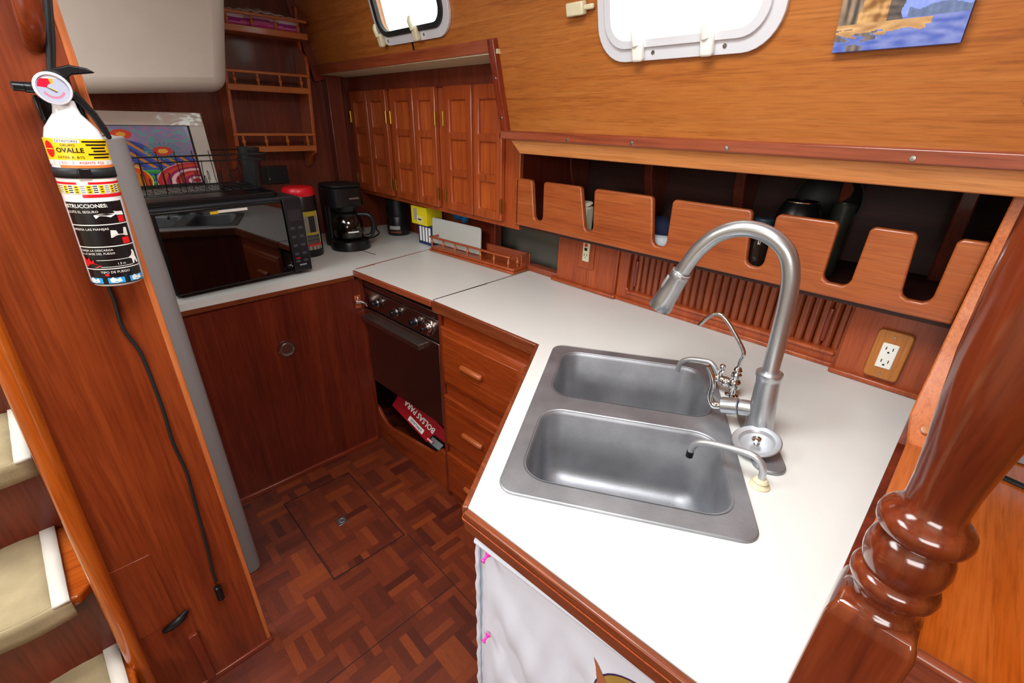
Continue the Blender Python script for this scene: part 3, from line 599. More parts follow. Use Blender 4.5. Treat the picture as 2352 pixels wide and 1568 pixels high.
link('lever', MB().tube([F(.080, .972), F(.100, .966), F(.112, .985), F(.112, 1.012), F(.118, 1.035), F(.130, 1.054)], [.008, .010, .0085, .007, .0065, .006], 12, 5), M['chrome'], lv)
# strainer on the deck plate
sn = thing('sink_strainer', 'round steel basket strainer leaning on the faucet base', 'strainer', (-.183, .882, .94))
ts = V3(-.12, -.22, 1).normalized()
link('dish', MB().lathe([(.046, .006), (.044, .0075), (.034, .006), (.030, -.001), (.008, -.002), (0, -.002)], (-.183, .882, .953), ts, 36, cap=False), M['alum'], sn, solid=.0012)
link('knob', MB().lathe([(.004, -.002), (.004, .007), (.0085, .008), (.009, .012), (.005, .0145), (0, .015)], (-.183, .882, .953), ts, 18), M['chrome'], sn)
# filter faucet
F2 = V3(-.305, 1.064, CZ)
def G(s, z, o=0): return F2+fu*s+V3(0, 0, z-CZ)+V3(-fu.y, fu.x, 0)*o
ff_ = thing('filter_faucet', 'slim chrome drinking water tap with angled spout beside the main faucet', 'tap', F2)
link('base_valve', MB().lathe([(.016, 0), (.016, .004), (.008, .008), (.007, .02), (.014, .026), (.016, .036), (.013, .045), (.009, .05), (.012, .055), (.012, .062), (.008, .067), (.0105, .072), (.008, .078), (.005, .082)], F2, (0, 0, 1), 24), M['chrome'], ff_)
link('side_valve', MB().tube([G(.0, .962), G(.02, .963), G(.035, .965)], [.011, .012, .010], 16).ell(G(.02, .963), .013).ell(G(.04, .967), .012).tube([G(.035, .965), G(.036, .985), G(.033, .992)], [.006, .006, .004], 10).ell(G(.035, .999), .0075), M['chrome'], ff_)
link('spout', MB().tube([G(.0, 1.0), G(.0, 1.03), G(-.002, 1.052), G(.022, 1.085), G(.05, 1.117), G(.068, 1.128), G(.084, 1.124), G(.098, 1.109), G(.110, 1.088)], .0048, 12, 4), M['chrome'], ff_)
link('lever_spout', MB().tube([G(.035, .965), G(.06, .998), G(.09, .998), G(.118, .99), G(.135, .975), G(.14, .948)], .0062, 12, 5), M['alum'], ff_)
F3 = V3(-.138, .789, CZ)
def G3(s, z): return F3+fu*s+V3(0, 0, z-CZ)
hp3 = thing('hand_pump_spout', 'low curved grey spout with black tip over the near bowl', 'spout', F3)
link('base_flange', MB().lathe([(.018, 0), (.018, .003), (.014, .006), (.012, .010), (.0135, .012), (.010, .017)], F3, (0, 0, 1), 24), M['cplas'], hp3)
link('spout_pipe', MB().tube([G3(0, .94), G3(.002, .965), G3(.012, .982), G3(.03, .988), G3(.07, .982), G3(.105, .974), G3(.122, .965), G3(.129, .95), G3(.131, .938)], .0066, 12, 4), M['alum'], hp3)
link('rubber_tip', MB().tube([G3(.131, .94), G3(.1315, .926)], .0072, 14), M['black'], hp3)

# ------------------------------------------------------------------ outlets
o1 = thing('gfci_outlet', 'cream outlet with red and black buttons under the shelf', 'power outlet', (-1.05, 1.425, 1.02))
link('wood_plate', MB().box(-1.085, -1.01, 1.419, 1.426, 1.015, 1.155), M['cup'], o1, bevel=.002)
link('receptacle', MB().box(-1.062, -1.030, 1.413, 1.42, 1.045, 1.15), M['cplas'], o1, bevel=.003)
link('reset_button', MB().box(-1.052, -1.040, 1.411, 1.414, 1.104, 1.115), M['red'], o1)
link('test_button', MB().box(-1.052, -1.040, 1.411, 1.414, 1.088, 1.099), M['black'], o1)
for z in (1.067, 1.130):
    for dx in (-.006, .006): link('slot', MB().box(-1.046+dx-.001, -1.046+dx+.001, 1.4124, 1.4135, z, z+.008), M['black'], o1)
    link('ground_slot', MB().lathe([(.002, 0), (.002, .001)], (-1.046, 1.4135, z-.006), (0, -1, 0), 10), M['black'], o1)
o2 = thing('duplex_outlet', 'white duplex outlet on a light oak plate at the right of the counter', 'power outlet', (-.068, 1.40, .95))
link('wood_plate', MB().plate(rrect(-.105, -.033, .955, 1.085, .01, 4), [], (0, 1.404, 0), (1, 0, 0), (0, 0, 1), (0, -1, 0), .012), M['outw'], o2, bevel=.003)
link('receptacle', MB().box(-.087, -.054, 1.389, 1.393, .986, 1.053), M['wplas'], o2, bevel=.002)
for z in (1.002, 1.036):
    for dx in (-.007, .007): link('slot', MB().box(-.0705+dx-.001, -.0705+dx+.001, 1.3884, 1.3895, z, z+.008), M['black'], o2)
    link('ground_slot', MB().lathe([(.0025, 0), (.0025, .0008)], (-.0705, 1.3893, z-.006), (0, -1, 0), 10), M['black'], o2)
for z in (.968, 1.071): link('screw', MB().lathe([(.003, 0), (.0025, .001), (0, .0012)], (-.0705, 1.392, z), (0, -1, 0), 10), M['steel'], o2)

# ------------------------------------------------------------------ tambour door
tb = thing('tambour_door', 'slatted wooden tambour sliding door behind the faucet', 'sliding door', (-.52, 1.45, .94))
fr = MB().plate([(-.905, .93), (-.165, .93), (-.165, 1.16), (-.905, 1.16)], [rrect(-.862, -.178, .975, 1.115, .012, 4)], (0, 1.435, 0), (1, 0, 0), (0, 0, 1), (0, 1, 0), .024)
link('frame', fr, M['cup'], tb, bevel=.003)
link('bottom_rail', MB().box(-.905, -.165, 1.422, 1.437, .93, .943).tube([(-.86, 1.434, .968), (-.18, 1.434, .968)], .007, 10), M['cup'], tb, bevel=.003)
sm = MB(); x = -.862
while x < -.182:
    sm.lathe([(.0115, .96), (.0115, 1.13)], (x+.0115, 1.457, 0), (0, 0, 1), 12); x += .0237
link('slats', sm, M['tamb'], tb); link('light_block_backing', MB().box(-.88, -.165, 1.466, 1.468, .955, 1.135), M['dark'], tb)  # dark sheet added behind the slats to block outside light
for x in (-.835, -.222): link('pull', MB().box(x-.006, x+.006, 1.440, 1.452, .99, 1.09), M['trimz'], tb, bevel=.004)

# ------------------------------------------------------------------ shelf front with slots
so = thing('slotted_shelf_front', 'long wooden shelf front with rounded cut-out slots above the tambour', 'shelf front', (-.65, 1.31, 1.158))
tops = [(-1.239, -1.181, -1.225, -1.178), (-1.006, -.951, -.981, -.943), (-.732, -.667, -.713, -.665), (-.44, -.381, -.427, -.382), (-.243, -.183, -.242, -.184), (-.097, -.034, -.087, -.033)]
prof = [(-1.33, 1.158), (.014, 1.158), (.014, 1.335)]
for (a, b, c, d) in reversed(tops):
    zt, zb, r = 1.335, 1.192, .010
    prof += [(b+r, zt), (b+.003, zt-.003), (b, zt-r), (d, zb+.018), (d-.004, zb+.006), (d-.014, zb), (c+.014, zb), (c+.004, zb+.006), (c, zb+.018), (a, zt-r), (a-.003, zt-.003), (a-r, zt)]
prof += [(-1.33, 1.335)]
link('board', MB().plate(prof, [], (0, 1.30, 0), (1, 0, 0), (0, 0, 1), (0, 1, 0), .02), M['fiddle'], so, bevel=.005, seg=3)
link('end_joint', MB().box(-1.318, -1.312, 1.298, 1.303, 1.165, 1.33), M['trimz'], so)
# things standing in the slots
solo('beige_packet', MB().obox((-1.035, 1.37, 1.212), (.045, .05, .10), (1, .1, 0), (0, 1, 0)).obox((-1.035, 1.37, 1.268), (.046, .036, .016), (1, .1, 0), (0, .94, .3)), mat('beige_paper', '#c9bca6', .8, bump=.6, bs=60), 'folded beige paper packet in the second shelf slot', 'packet', bevel=.008)
bwl = thing('blue_white_bowl', 'blue and white dish seen through the third shelf slot', 'bowl', (-.74, 1.42, 1.162))
link('white_base', MB().lathe([(0, 0), (.06, 0), (.068, .04), (.06, .042), (0, .042)], (-.74, 1.42, 1.163), (0, 0, 1), 24), M['cerw'], bwl)
link('blue_cloth', MB().ell((-.75, 1.43, 1.225), (.06, .05, .035)), mat('navy_cloth', '#141c38', .9, bump=.5, bs=80), bwl)
jr = thing('spice_jar', 'glass jar of dark grounds with blue-grey lid in the fourth slot', 'jar', (-.425, 1.36, 1.162))
link('glass_body', MB().lathe([(0, 0), (.028, 0), (.031, .006), (.031, .10), (.022, .118), (.022, .128), (0, .128)], (-.425, 1.36, 1.163), (0, 0, 1), 28), M['glass'], jr)
link('contents', MB().lathe([(0, 0), (.0285, 0), (.0285, .088), (0, .092)], (-.425, 1.36, 1.166), (0, 0, 1), 24), mat('dark_spice', '#2c1510', .95, bump=1, bs=500), jr)
link('lid', MB().lathe([(0, 0), (.026, 0), (.027, .02), (.025, .023), (0, .023)], (-.425, 1.36, 1.288), (0, 0, 1), 28), mat('slate_lid', '#26323c', .4), jr)
mg = thing('black_mug', 'glossy black rounded mug standing behind the fifth board', 'mug', (-.345, 1.45, 1.162))
link('cup', MB().lathe([(0, 0), (.04, 0), (.050, .04), (.055, .15), (.052, .17), (.040, .192), (.038, .190), (.047, .165), (.044, .01), (0, .01)], (-.365, 1.43, 1.163), (0, 0, 1), 32), M['black'], mg)
link('rim_band', MB().lathe([(.0405, .190), (.0405, .194), (.038, .194), (.038, .190)], (-.365, 1.43, 1.163), (0, 0, 1), 32), M['chrome'], mg)
solo('dark_patterned_bowl', MB().lathe([(0, 0), (.03, 0), (.07, .02), (.088, .04), (.084, .04), (.066, .022), (.03, .006), (0, .006)], (-.345, 1.62, 1.335), (0, -1, .25), 28), mat('dark_glaze', '#0a0e0b', .55, var=.5), 'dark patterned bowl standing on edge behind the black mug', 'bowl')
solo('grey_tumbler', MB().lathe([(0, 0), (.024, 0), (.028, .19), (.026, .19), (.022, .01), (0, .01)], (-.282, 1.50, 1.163), (0, 0, 1), 24), mat('grey_glass', '#2c2e28', .3), 'dim grey tumbler in the shadow right of the black mug', 'tumbler')

# ------------------------------------------------------------------ wall cupboards
wc = thing('wall_cupboard', 'row of six narrow teak cupboard doors with brass hinges', 'cupboard', (-1.98, 1.32, 1.14))
XL = XB; doors = [(-2.615, -2.432), (-2.426, -2.238), (-2.198, -1.99), (-1.984, -1.826), (-1.765, -1.580), (-1.572, -1.398)]
doors = [(-2.612, -2.432), (-2.426, -2.242), (-2.195, -2.0), (-1.994, -1.828), (-1.765, -1.579), (-1.573, -1.398)]
op = [(XB, 1.135), (-1.316, 1.135), (-1.316, 1.66), (XB, 1.66)]
link('face_frame', MB().plate(op, [[(d0[0]+.012, 1.18), (d1[1]-.012, 1.18), (d1[1]-.012, 1.64), (d0[0]+.012, 1.64)] for d0, d1 in ((doors[0], doors[1]), (doors[2], doors[3]), (doors[4], doors[5]))], (0, 1.312, 0), (1, 0, 0), (0, 0, 1), (0, 1, 0), .02), M['cup'], wc, bevel=.002)
link('carcass', MB().box(XB, -1.33, 1.332, YW+.3, 1.137, 1.15), M['mahd'], wc)
link('back', MB().box(XB, -1.33, 1.45, 1.46, 1.14, 1.70), M['dark'], wc)
for i, (a, b) in enumerate(doors):
    rows = [(1.485, 1.605), (1.335, 1.455), (1.195, 1.305)]
    mgn = (b-a)*.21
    holes = [[(a+mgn, z0), (b-mgn, z0), (b-mgn, z1), (a+mgn, z1)] for z0, z1 in rows]
    mb = MB().plate([(a, 1.158), (b, 1.158), (b, 1.658), (a, 1.658)], holes, (0, 1.289, 0), (1, 0, 0), (0, 0, 1), (0, 1, 0), .022)
    d = link('door', mb, M['cup'], wc, bevel=.005, seg=2)
    for z0, z1 in rows: link('inset_panel', MB().box(a+mgn-.003, b-mgn+.003, 1.304, 1.31, z0-.003, z1+.003), M['cupl'], d)
    hx = a-.002 if i % 2 == 0 else b+.002
    for z in (1.535, 1.22): link('hinge', MB().lathe([(.0035, -.028), (.0035, .028)], (hx, 1.286, z), (0, 0, 1), 10).box(hx-.006, hx+.006, 1.2875, 1.289, z-.026, z+.026), M['brass'], d)

# ------------------------------------------------------------------ bookshelf on the rear bulkhead
bs = thing('wall_rack', 'teak wall rack with three spindle-railed shelves', 'rack', (XB, .85, 1.35))
prf = [(0, 1.30), (.02, 1.29), (.055, 1.31), (.08, 1.345), (.13, 1.365), (.13, 1.75), (.115, 1.79), (.07, 1.81), (.06, 1.85), (.06, 1.99), (0, 2.0)]
def side(y0): 
    mb = MB(); mb.plate(prf, [], (XB, y0, 0), (1, 0, 0), (0, 0, 1), (0, 1, 0), .016)
    for v in mb.v: v.y += (v.z-1.38)*.06
    return mb
link('side_board', side(.655), M['shelfz'], bs, bevel=.003); link('side_board', side(1.012), M['shelfz'], bs, bevel=.003)
spd = [(.004, 0), (.0055, .003), (.0035, .008), (.0075, .016), (.009, .022), (.0065, .028), (.004, .033), (.0055, .038), (.004, .045)]
for z, ya, yb, xf in ((1.378, .66, 1.022, .13), (1.632, .675, 1.035, .13), (1.855, .69, 1.055, .14)):
    link('shelf', MB().box(XB, XB+xf+.003, ya+.004, yb, z, z+.018).box(XB+xf-.008, XB+xf+.004, ya, yb+.004, z-.004, z+.022), M['shelfw'], bs, bevel=.003)
    rh = .078 if z < 1.8 else .072
    link('rail', MB().box(XB+xf-.006, XB+xf+.008, ya-.004, yb+.006, z+rh-.012, z+rh), M['shelfw'], bs, bevel=.003)
    for k in range(4):
        y = ya+.035+(yb-ya-.07)*k/3; link('spindle', MB().lathe([(r, h*(rh-.034)/.045) for r, h in spd], (XB+xf, y, z+.022), (0, 0, 1), 12), M['shelfw'], bs)
def stripe(u, v):
    cols = ['#d84aa8', '#e890c8', '#b040a0', '#e4dce4', '#d060b0', '#e8c8dc']
    return sr(cols[int(v*5.3+.4*math.sin(u*9)) % 6])
def sfn(u, v):
    return (XB+.115+.008*math.sin(v*18), .70+.33*u, 1.876+.058*v)
bk = thing('folded_blanket', 'pink and lilac striped blanket folded on the top rack shelf', 'blanket', (XB+.06, .87, 1.874))
link('stripes', MB().grid(sfn, 30, 14, stripe), M['paint'], bk)
link('stack', MB().box(XB+.01, XB+.108, .70, 1.03, 1.875, 1.93), mat('lilac_cloth', '#c890c8', .9, bump=.4, bs=100), bk, bevel=.012, seg=3)
link('plastic_sleeve', MB().grid(lambda u, v: (XB+.02+.10*v, .74+.27*u, 1.934+.02*math.sin(u*3.1)*math.sin(v*3.1)+.003*math.sin(u*40)), 20, 8), mat('clear_plastic_film', '#c8c2c8', .2, spec=.8), bk, solid=.002)

# ------------------------------------------------------------------ moulded box over the counter
cb = MB().hexa([(-2.6, .0, 1.60), (-1.97, .0, 1.565), (-1.97, .535, 1.60), (-2.6, .535, 1.63), (-2.6, .0, 2.15), (-1.95, .0, 2.15), (-1.95, .64, 2.15), (-2.6, .64, 2.15)])
solo('cockpit_moulding', cb, M['gel'], 'beige moulded fibreglass box hanging from the ceiling above the microwave', 'moulding', bevel=.045, seg=6)

# ------------------------------------------------------------------ fridge
fg = thing('slim_refrigerator', 'tall grey refrigerator tucked behind the left partition', 'refrigerator', (-1.66, -.05, 0))
link('cabinet', MB().box(-1.845, -1.53, -.16, .155, .02, 1.478), M['grey'], fg, bevel=.01, seg=3)
drm = MB().plate([(-1.525, -.16), (-1.472, -.16), (-1.472, .135), (-1.478, .15), (-1.49, .158), (-1.525, .160)], [], (0, 0, .0), (1, 0, 0), (0, 1, 0), (0, 0, 1), 1.478)
link('door', drm, M['grey'], fg, bevel=.004)
link('door_grip', MB().plate([(-1.60, .02), (-1.50, .06), (-1.50, .135), (-1.56, .135), (-1.62, .09)], [], (0, 0, 1.4775), (1, 0, 0), (0, 1, 0), (0, 0, 1), .0012), M['dark'], fg)

# ------------------------------------------------------------------ microwave
mw = thing('microwave_oven', 'black microwave with mirror-like door on the white counter', 'microwave', (-2.08, .45, CZ))
link('case', MB().box(-2.26, -1.925, .205, .70, .948, 1.235), M['blackm'], mw, bevel=.006)
link('top_cover', MB().box(-2.27, -1.915, .20, .705, 1.233, 1.243), mat('grey_black_cover', '#2a2a2e', .35), mw, bevel=.003)
md = link('door', MB().box(-1.925, -1.900, .205, .628, .948, 1.236), M['black'], mw, bevel=.004)
link('door_glass', MB().box(-1.901, -1.8985, .215, .625, .955, 1.226), M['lens'], md)
cpn = link('control_panel', MB().box(-1.925, -1.899, .632, .705, .945, 1.238), mat('panel_black', '#15161a', .3), mw, bevel=.002)
link('display', MB().box(-1.899, -1.8982, .642, .696, 1.152, 1.196), mat('display_grey', '#24262c', .25), cpn)
btn = MB()
for r, z in enumerate((1.125, 1.09, 1.055, 1.02, .99)):
    for y in (.652, .684): btn.box(-1.899, -1.8984, y-.009, y+.009, z-.006, z+.004)
link('buttons', btn, mat('button_grey', '#3c3e46', .4), cpn)
link('panel_marking', MB().box(-1.899, -1.8984, .655, .684, .969, .975), mat('label_grey', '#8a8a90', .5), cpn)
link('stop_mark', MB().box(-1.899, -1.8983, .645, .662, 1.000, 1.004), M['redi'], cpn)
for x in (-2.22, -1.95):
    for y in (.23, .67): link('foot', MB().lathe([(.012, 0), (.012, .019)], (x, y, CZ), (0, 0, 1), 12), M['rub'], mw)
link('sticker', MB().box(-1.8984, -1.898, .40, .50, 1.214, 1.223), M['wplas'], mw)
link('sticker_yellow', MB().box(-1.8984, -1.8978, .375, .402, 1.212, 1.221), M['yl'], mw)
# ------------------------------------------------------------------ dish rack
rk = thing('dish_rack', 'black wire dish rack on a black tray on top of the microwave', 'dish rack', (-2.08, .42, 1.243))
link('drip_tray', MB().plate(rrect(-2.27, -1.95, .16, .65, .03, 5), [], (0, 0, 1.2435), (1, 0, 0), (0, 1, 0), (0, 0, 1), .006).plate(rrect(-2.27, -1.95, .16, .65, .03, 5), [rrect(-2.258, -1.962, .172, .638, .025, 5)], (0, 0, 1.249), (1, 0, 0), (0, 1, 0), (0, 0, 1), .012), M['black'], rk, bevel=.002)
wr = MB()
def loop(z, ins): return [(p[0], p[1], z) for p in rrect(-2.25+ins, -1.97-ins, .18+ins, .635-ins, .04, 5)]
wr.tube(loop(1.40, -.01), .0025, 8, closed=True); wr.tube(loop(1.275, .015), .0022, 8, closed=True); wr.tube(loop(1.382, -.008), .002, 8, closed=True)
for k in range(15):
    y = .20+.415*k/14
    wr.tube([(-2.245, y, 1.40), (-2.235, y, 1.285), (-2.22, y, 1.275), (-2.0, y, 1.275), (-1.985, y, 1.285), (-1.96, y, 1.385)] if k % 2 else [(-2.235, y, 1.275), (-1.985, y, 1.275)], .0013, 6)
for k in range(9):
    x = -2.23+.24*k/8
    wr.tube([(x, .17, 1.395), (x, .185, 1.28), (x, .2, 1.275), (x, .62, 1.275), (x, .635, 1.285), (x, .645, 1.395)] if k % 4 == 0 else [(x, .19, 1.275), (x, .625, 1.275)], .0013, 6)
for k in range(9):
    y = .22+.34*k/8
    wr.tube([(-2.15, y, 1.276), (-2.15, y, 1.325), (-2.145, y, 1.333), (-2.135, y, 1.325), (-2.135, y, 1.30)], .0012, 6, 3)
    wr.tube([(-2.05, y, 1.276), (-2.05, y, 1.318), (-2.045, y, 1.326), (-2.035, y, 1.318), (-2.035, y, 1.295)], .0012, 6, 3)
link('wire_basket', wr, M['black'], rk)
solo('cutlery_holder', MB().lathe([(0, 0), (.032, 0), (.042, .15), (.039, .15), (.03, .004), (0, .004)], (-2.20, .655, 1.262), (.0, .05, 1), 24), mat('dark_grey_plastic', '#22262a', .3), 'dark grey tapered cutlery cup at the right end of the dish rack', 'cutlery cup')
# ------------------------------------------------------------------ picture in white mat leaning behind the rack
def art(u, v):
    # folk-art style bands, suns and hills
    p = (u*1.0, v*1.25)
    def d(cx, cy): return math.hypot(p[0]-cx, p[1]-cy)
    n = mnoise.noise(Vector((u*14, v*14, 3)))
    if d(.33, 1.08) < .10: return sr('#d04028') if d(.33, 1.08) > .045 else sr('#e8a030')
    if d(.68, .72) < .10: return sr('#c83830') if d(.68, .72) > .05 else sr('#f0b040')
    if d(.68, .72) < .19 and int(math.atan2(p[1]-.72, p[0]-.68)*7) % 2: return sr('#3f8a98')
    if d(.95, .05) < .42: return sr(['#b02438', '#d8b0b0', '#8c1c50', '#c8402c'][int(d(.95, .05)*22) % 4])
    if d(.05, .1) < .45: return sr(['#d8a020', '#b8701c', '#c84420', '#e0c040'][int(d(.05, .1)*16) % 4])
    if d(.5, .0) < .38: return sr(['#207a3c', '#2c9a50', '#2c4c9c'][int(d(.5, .0)*24) % 3])
    if v < .62+.15*math.sin(u*5): return sr(['#243c8c', '#3050a8', '#c07a2c'][int((u*1.3+v)*17) % 3])
    return sr('#7c84a8') if n > .05 else sr('#9c7aa0') if n > -.2 else sr('#58a0a0')
ar = thing('matted_picture', 'colourful folk-art print in a white mat wrapped in plastic', 'picture', (-2.26, .35, 1.243))
AO = V3(-2.235, .125, 1.245); AW = V3(-.10, .012, .995).normalized(); AU = V3(0, 1, 0); AN = AU.cross(AW)
link('mat_board', MB().obox(AO+AU*.20+AW*.145-AN*.003, (.42, .29, .005), AU, AW), mat('off_white_mat', '#c9c2b8', .5), ar, bevel=.001)
link('print_border', MB().obox(AO+AU*.19+AW*.14+AN*.0003, (.335, .215, .001), AU, AW), M['blackm'], ar)
link('print', MB().grid(lambda u, v: AO+AU*(.03+.32*u)+AW*(.038+.205*v)+AN*.0012, 190, 124, art), M['paintg'], ar, recalc=False)
link('plastic_sleeve', MB().grid(lambda u, v: AO+AU*(.0+.405*u)+AW*(.245+.045*v)+AN*(.002+.0025*abs(mnoise.noise(Vector((u*9, v*3, 1))))), 50, 8), mat('sleeve_film', '#d6d0c8', .12, spec=.9, coat=1), ar)
# control box on the rear wall
cx2 = thing('wall_control_panel', 'small dark control panel on the rear wall behind the red-lidded jar', 'control panel', (XB, .83, 1.22))
link('faceplate', MB().box(XB, XB+.012, .775, .905, 1.215, 1.30), mat('charcoal_panel', '#1c1f24', .4), cx2, bevel=.002)
link('indicator', MB().lathe([(.004, 0), (.003, .003), (0, .004)], (XB+.012, .81, 1.24), (1, 0, 0), 10), M['cplas'], cx2)
link('warning_lamp', MB().lathe([(.003, 0), (.002, .003), (0, .003)], (XB+.012, .89, 1.262), (1, 0, 0), 10), M['red'], cx2)
mwR = Matrix.Rotation(math.radians(5.2), 3, 'Z'); mwP = V3(-1.885, .205, 0)
for o in COL.objects:
    if o.parent is None and o.name in ('microwave_oven', 'dish_rack', 'cutlery_holder', 'matted_picture'):
        o.location = mwP+mwR @ (o.location-mwP); o.rotation_euler.z = math.radians(5.2)
# ------------------------------------------------------------------ coffee can with red lid
cn = thing('coffee_can', 'tall black canister with bright red lid between microwave and coffee maker', 'canister', (-2.26, .815, CZ))
CC = V3(-2.24, .803, CZ)
link('can_body', MB().lathe([(0, 0), (.068, 0), (.070, .006), (.070, .27), (.066, .278), (0, .278)], CC, (0, 0, 1), 40), M['black'], cn)
link('red_lid', MB().lathe([(0, .272), (.066, .272), (.070, .28), (.070, .30), (.062, .312), (.05, .315), (0, .315)], CC, (0, 0, 1), 40), M['red'], cn)
def ccol(u, v):
    if v < .10: return sr('#c0b8a0') if int(u*24) % 2 else sr('#202020')
    if v < .16: return sr('#c82828')
    if u < .08 or u > .9: return sr('#b8ad90')
    if .40 < v < .46 or .88 < v: return sr('#b09a20')
    if v < .4: return sr('#6a665c') if int(v*40) % 2 else sr('#34322e')
    return sr('#1a1a1c') if abs(u-.5) < .2 else sr('#8a8474')
def cyl(C, r, a0, a1, z0, z1): return lambda u, v: (C[0]+r*math.cos(a0+(a1-a0)*u), C[1]+r*math.sin(a0+(a1-a0)*u), z0+(z1-z0)*v)
link('label', MB().grid(cyl(CC, .0708, -.35, .75, .965, 1.14), 40, 50, ccol), M['paint'], cn)
# ------------------------------------------------------------------ coffee maker
km = thing('coffee_maker', 'black drip coffee maker with glass carafe under the cupboards', 'coffee maker', (-2.27, 1.01, CZ))
KX, KY = -2.245, 1.02
link('base', MB().lathe([(0, 0), (.096, 0), (.098, .008), (.090, .042), (.082, .048), (0, .048)], (KX+.01, KY, CZ), (0, 0, 1), 40), M['black'], km)
link('tower', MB().plate(rrect(KX-.13, KX-.055, KY-.075, KY+.075, .02, 5), [], (0, 0, CZ), (1, 0, 0), (0, 1, 0), (0, 0, 1), .30), M['black'], km, bevel=.004)
link('brew_head', MB().plate(rrect(KX-.13, KX+.055, KY-.085, KY+.085, .045, 8), [], (0, 0, 1.135), (1, 0, 0), (0, 1, 0), (0, 0, 1), .09), M['black'], km, bevel=.006)
link('filter_basket', MB().lathe([(.0, 0), (.05, 0), (.062, .03), (0, .03)], (KX, KY, 1.112), (0, 0, 1), 32), M['black'], km)
link('lid', MB().plate(rrect(KX-.128, KX+.05, KY-.08, KY+.08, .04, 8), [], (0, 0, 1.226), (1, 0, 0), (0, 1, 0), (0, 0, 1), .014), M['blackm'], km, bevel=.005)
link('brand_strip', MB().box(KX+.0545, KX+.0565, KY-.0, KY+.05, 1.172, 1.180), M['steel'], km)
cf_ = link('carafe', MB().lathe([(.055, 0), (.070, .01), (.076, .045), (.070, .085), (.052, .115), (.049, .119), (.047, .115), (.067, .084), (.073, .045), (.067, .012), (.0, .004)], (KX+.008, KY, CZ+.05), (0, 0, 1), 40), M['smoke'], km)
link('carafe_collar', MB().lathe([(.053, 0), (.054, .012), (.04, .018), (0, .018)], (KX+.008, KY, CZ+.160), (0, 0, 1), 32), M['black'], cf_)
link('carafe_handle', MB().tube([(KX+.04, KY+.04, CZ+.168), (KX+.07, KY+.085, CZ+.162), (KX+.08, KY+.10, CZ+.12), (KX+.07, KY+.09, CZ+.066), (KX+.055, KY+.06, CZ+.058)], [.011, .012, .012, .011, .008], 12, 4), M['black'], cf_)
link('carafe_lettering', text_mb('CAFE', .012, (KX+.0785, KY-.02, CZ+.083), (0.2, 1, 0), (0, 0, 1)), M['wplas'], cf_) if 0 else link('carafe_band', MB().grid(cyl((KX+.008, KY), .0768, -.5, .2, CZ+.088, CZ+.095), 14, 1), M['wplas'], cf_)
solo('trailing_cable', MB().tube([(-2.33, 1.09, CZ+.006), (-2.35, 1.2, CZ+.005), (-2.42, 1.28, CZ+.005), (-2.52, 1.32, CZ+.005), (-2.60, 1.36, CZ+.02)], .0035, 8, 5), M['rub'], 'thin dark cord trailing behind the coffee maker', 'cord')
# ------------------------------------------------------------------ things at the back of the counter
tc = thing('black_thermos', 'black cylindrical canister with grey lettering under the cupboards', 'canister', (-2.375, 1.385, CZ))
TC = V3(-2.36, 1.375, CZ)
link('body', MB().lathe([(0, 0), (.060, 0), (.063, .006), (.063, .10), (.061, .104), (.063, .108), (.063, .195), (.05, .2), (0, .2)], TC, (0, 0, 1), 36), M['black'], tc)
link('label_band', MB().grid(cyl(TC, .0636, -1.4, -.4, .965, .985), 20, 2), mat('pale_label', '#9a9a98', .5), tc)
link('copper_ring', MB().grid(cyl(TC, .0636, -1.3, -.3, .947, .955), 20, 1), mat('copper_strip', '#7a3a20', .4), tc)
yb = thing('yellow_tea_box', 'bright yellow carton stacked on the blue and white carton', 'box', (-2.07, 1.38, 1.02))
yu = V3(1, .03, 0).normalized(); yv = V3(-yu.y, yu.x, 0)
link('carton', MB().obox((-2.08, 1.385, 1.078), (.135, .10, .092), yu, yv), M['yellow'], yb, bevel=.001)
link('cream_square', MB().obox((-2.07, 1.3345, 1.060), (.05, .0008, .04), yu, yv), mat('cream_ink', '#e2d67c', .5), yb)
link('grey_patch', MB().obox((-2.108, 1.3338, 1.082), (.03, .0008, .06), yu, yv), mat('grey_ink', '#a8a090', .5), yb)
link('word_mark', MB().obox((-2.07, 1.3340, 1.060), (.030, .0008, .007), yu, yv), M['navy'], yb)
bw = thing('blue_white_carton', 'navy carton with white striped front below the yellow box', 'box', (-2.04, 1.38, CZ))
link('carton', MB().obox((-2.045, 1.39, .981), (.12, .09, .10), yu, yv), M['navy'], bw, bevel=.001)
stp = MB()
for k in range(4): stp.obox((-2.083+.026*k, 1.3435+.0008*k, .985), (.017, .0008, .075), yu, yv)
link('white_stripes', stp, M['wplas'], bw)
solo('blue_sponge', MB().ell((-1.855, 1.42, 1.105), (.035, .02, .025)).ell((-1.80, 1.42, 1.10), (.022, .02, .028)), M['blue'], 'blue foam sponge tops peeking out behind the white tablet', 'sponge')
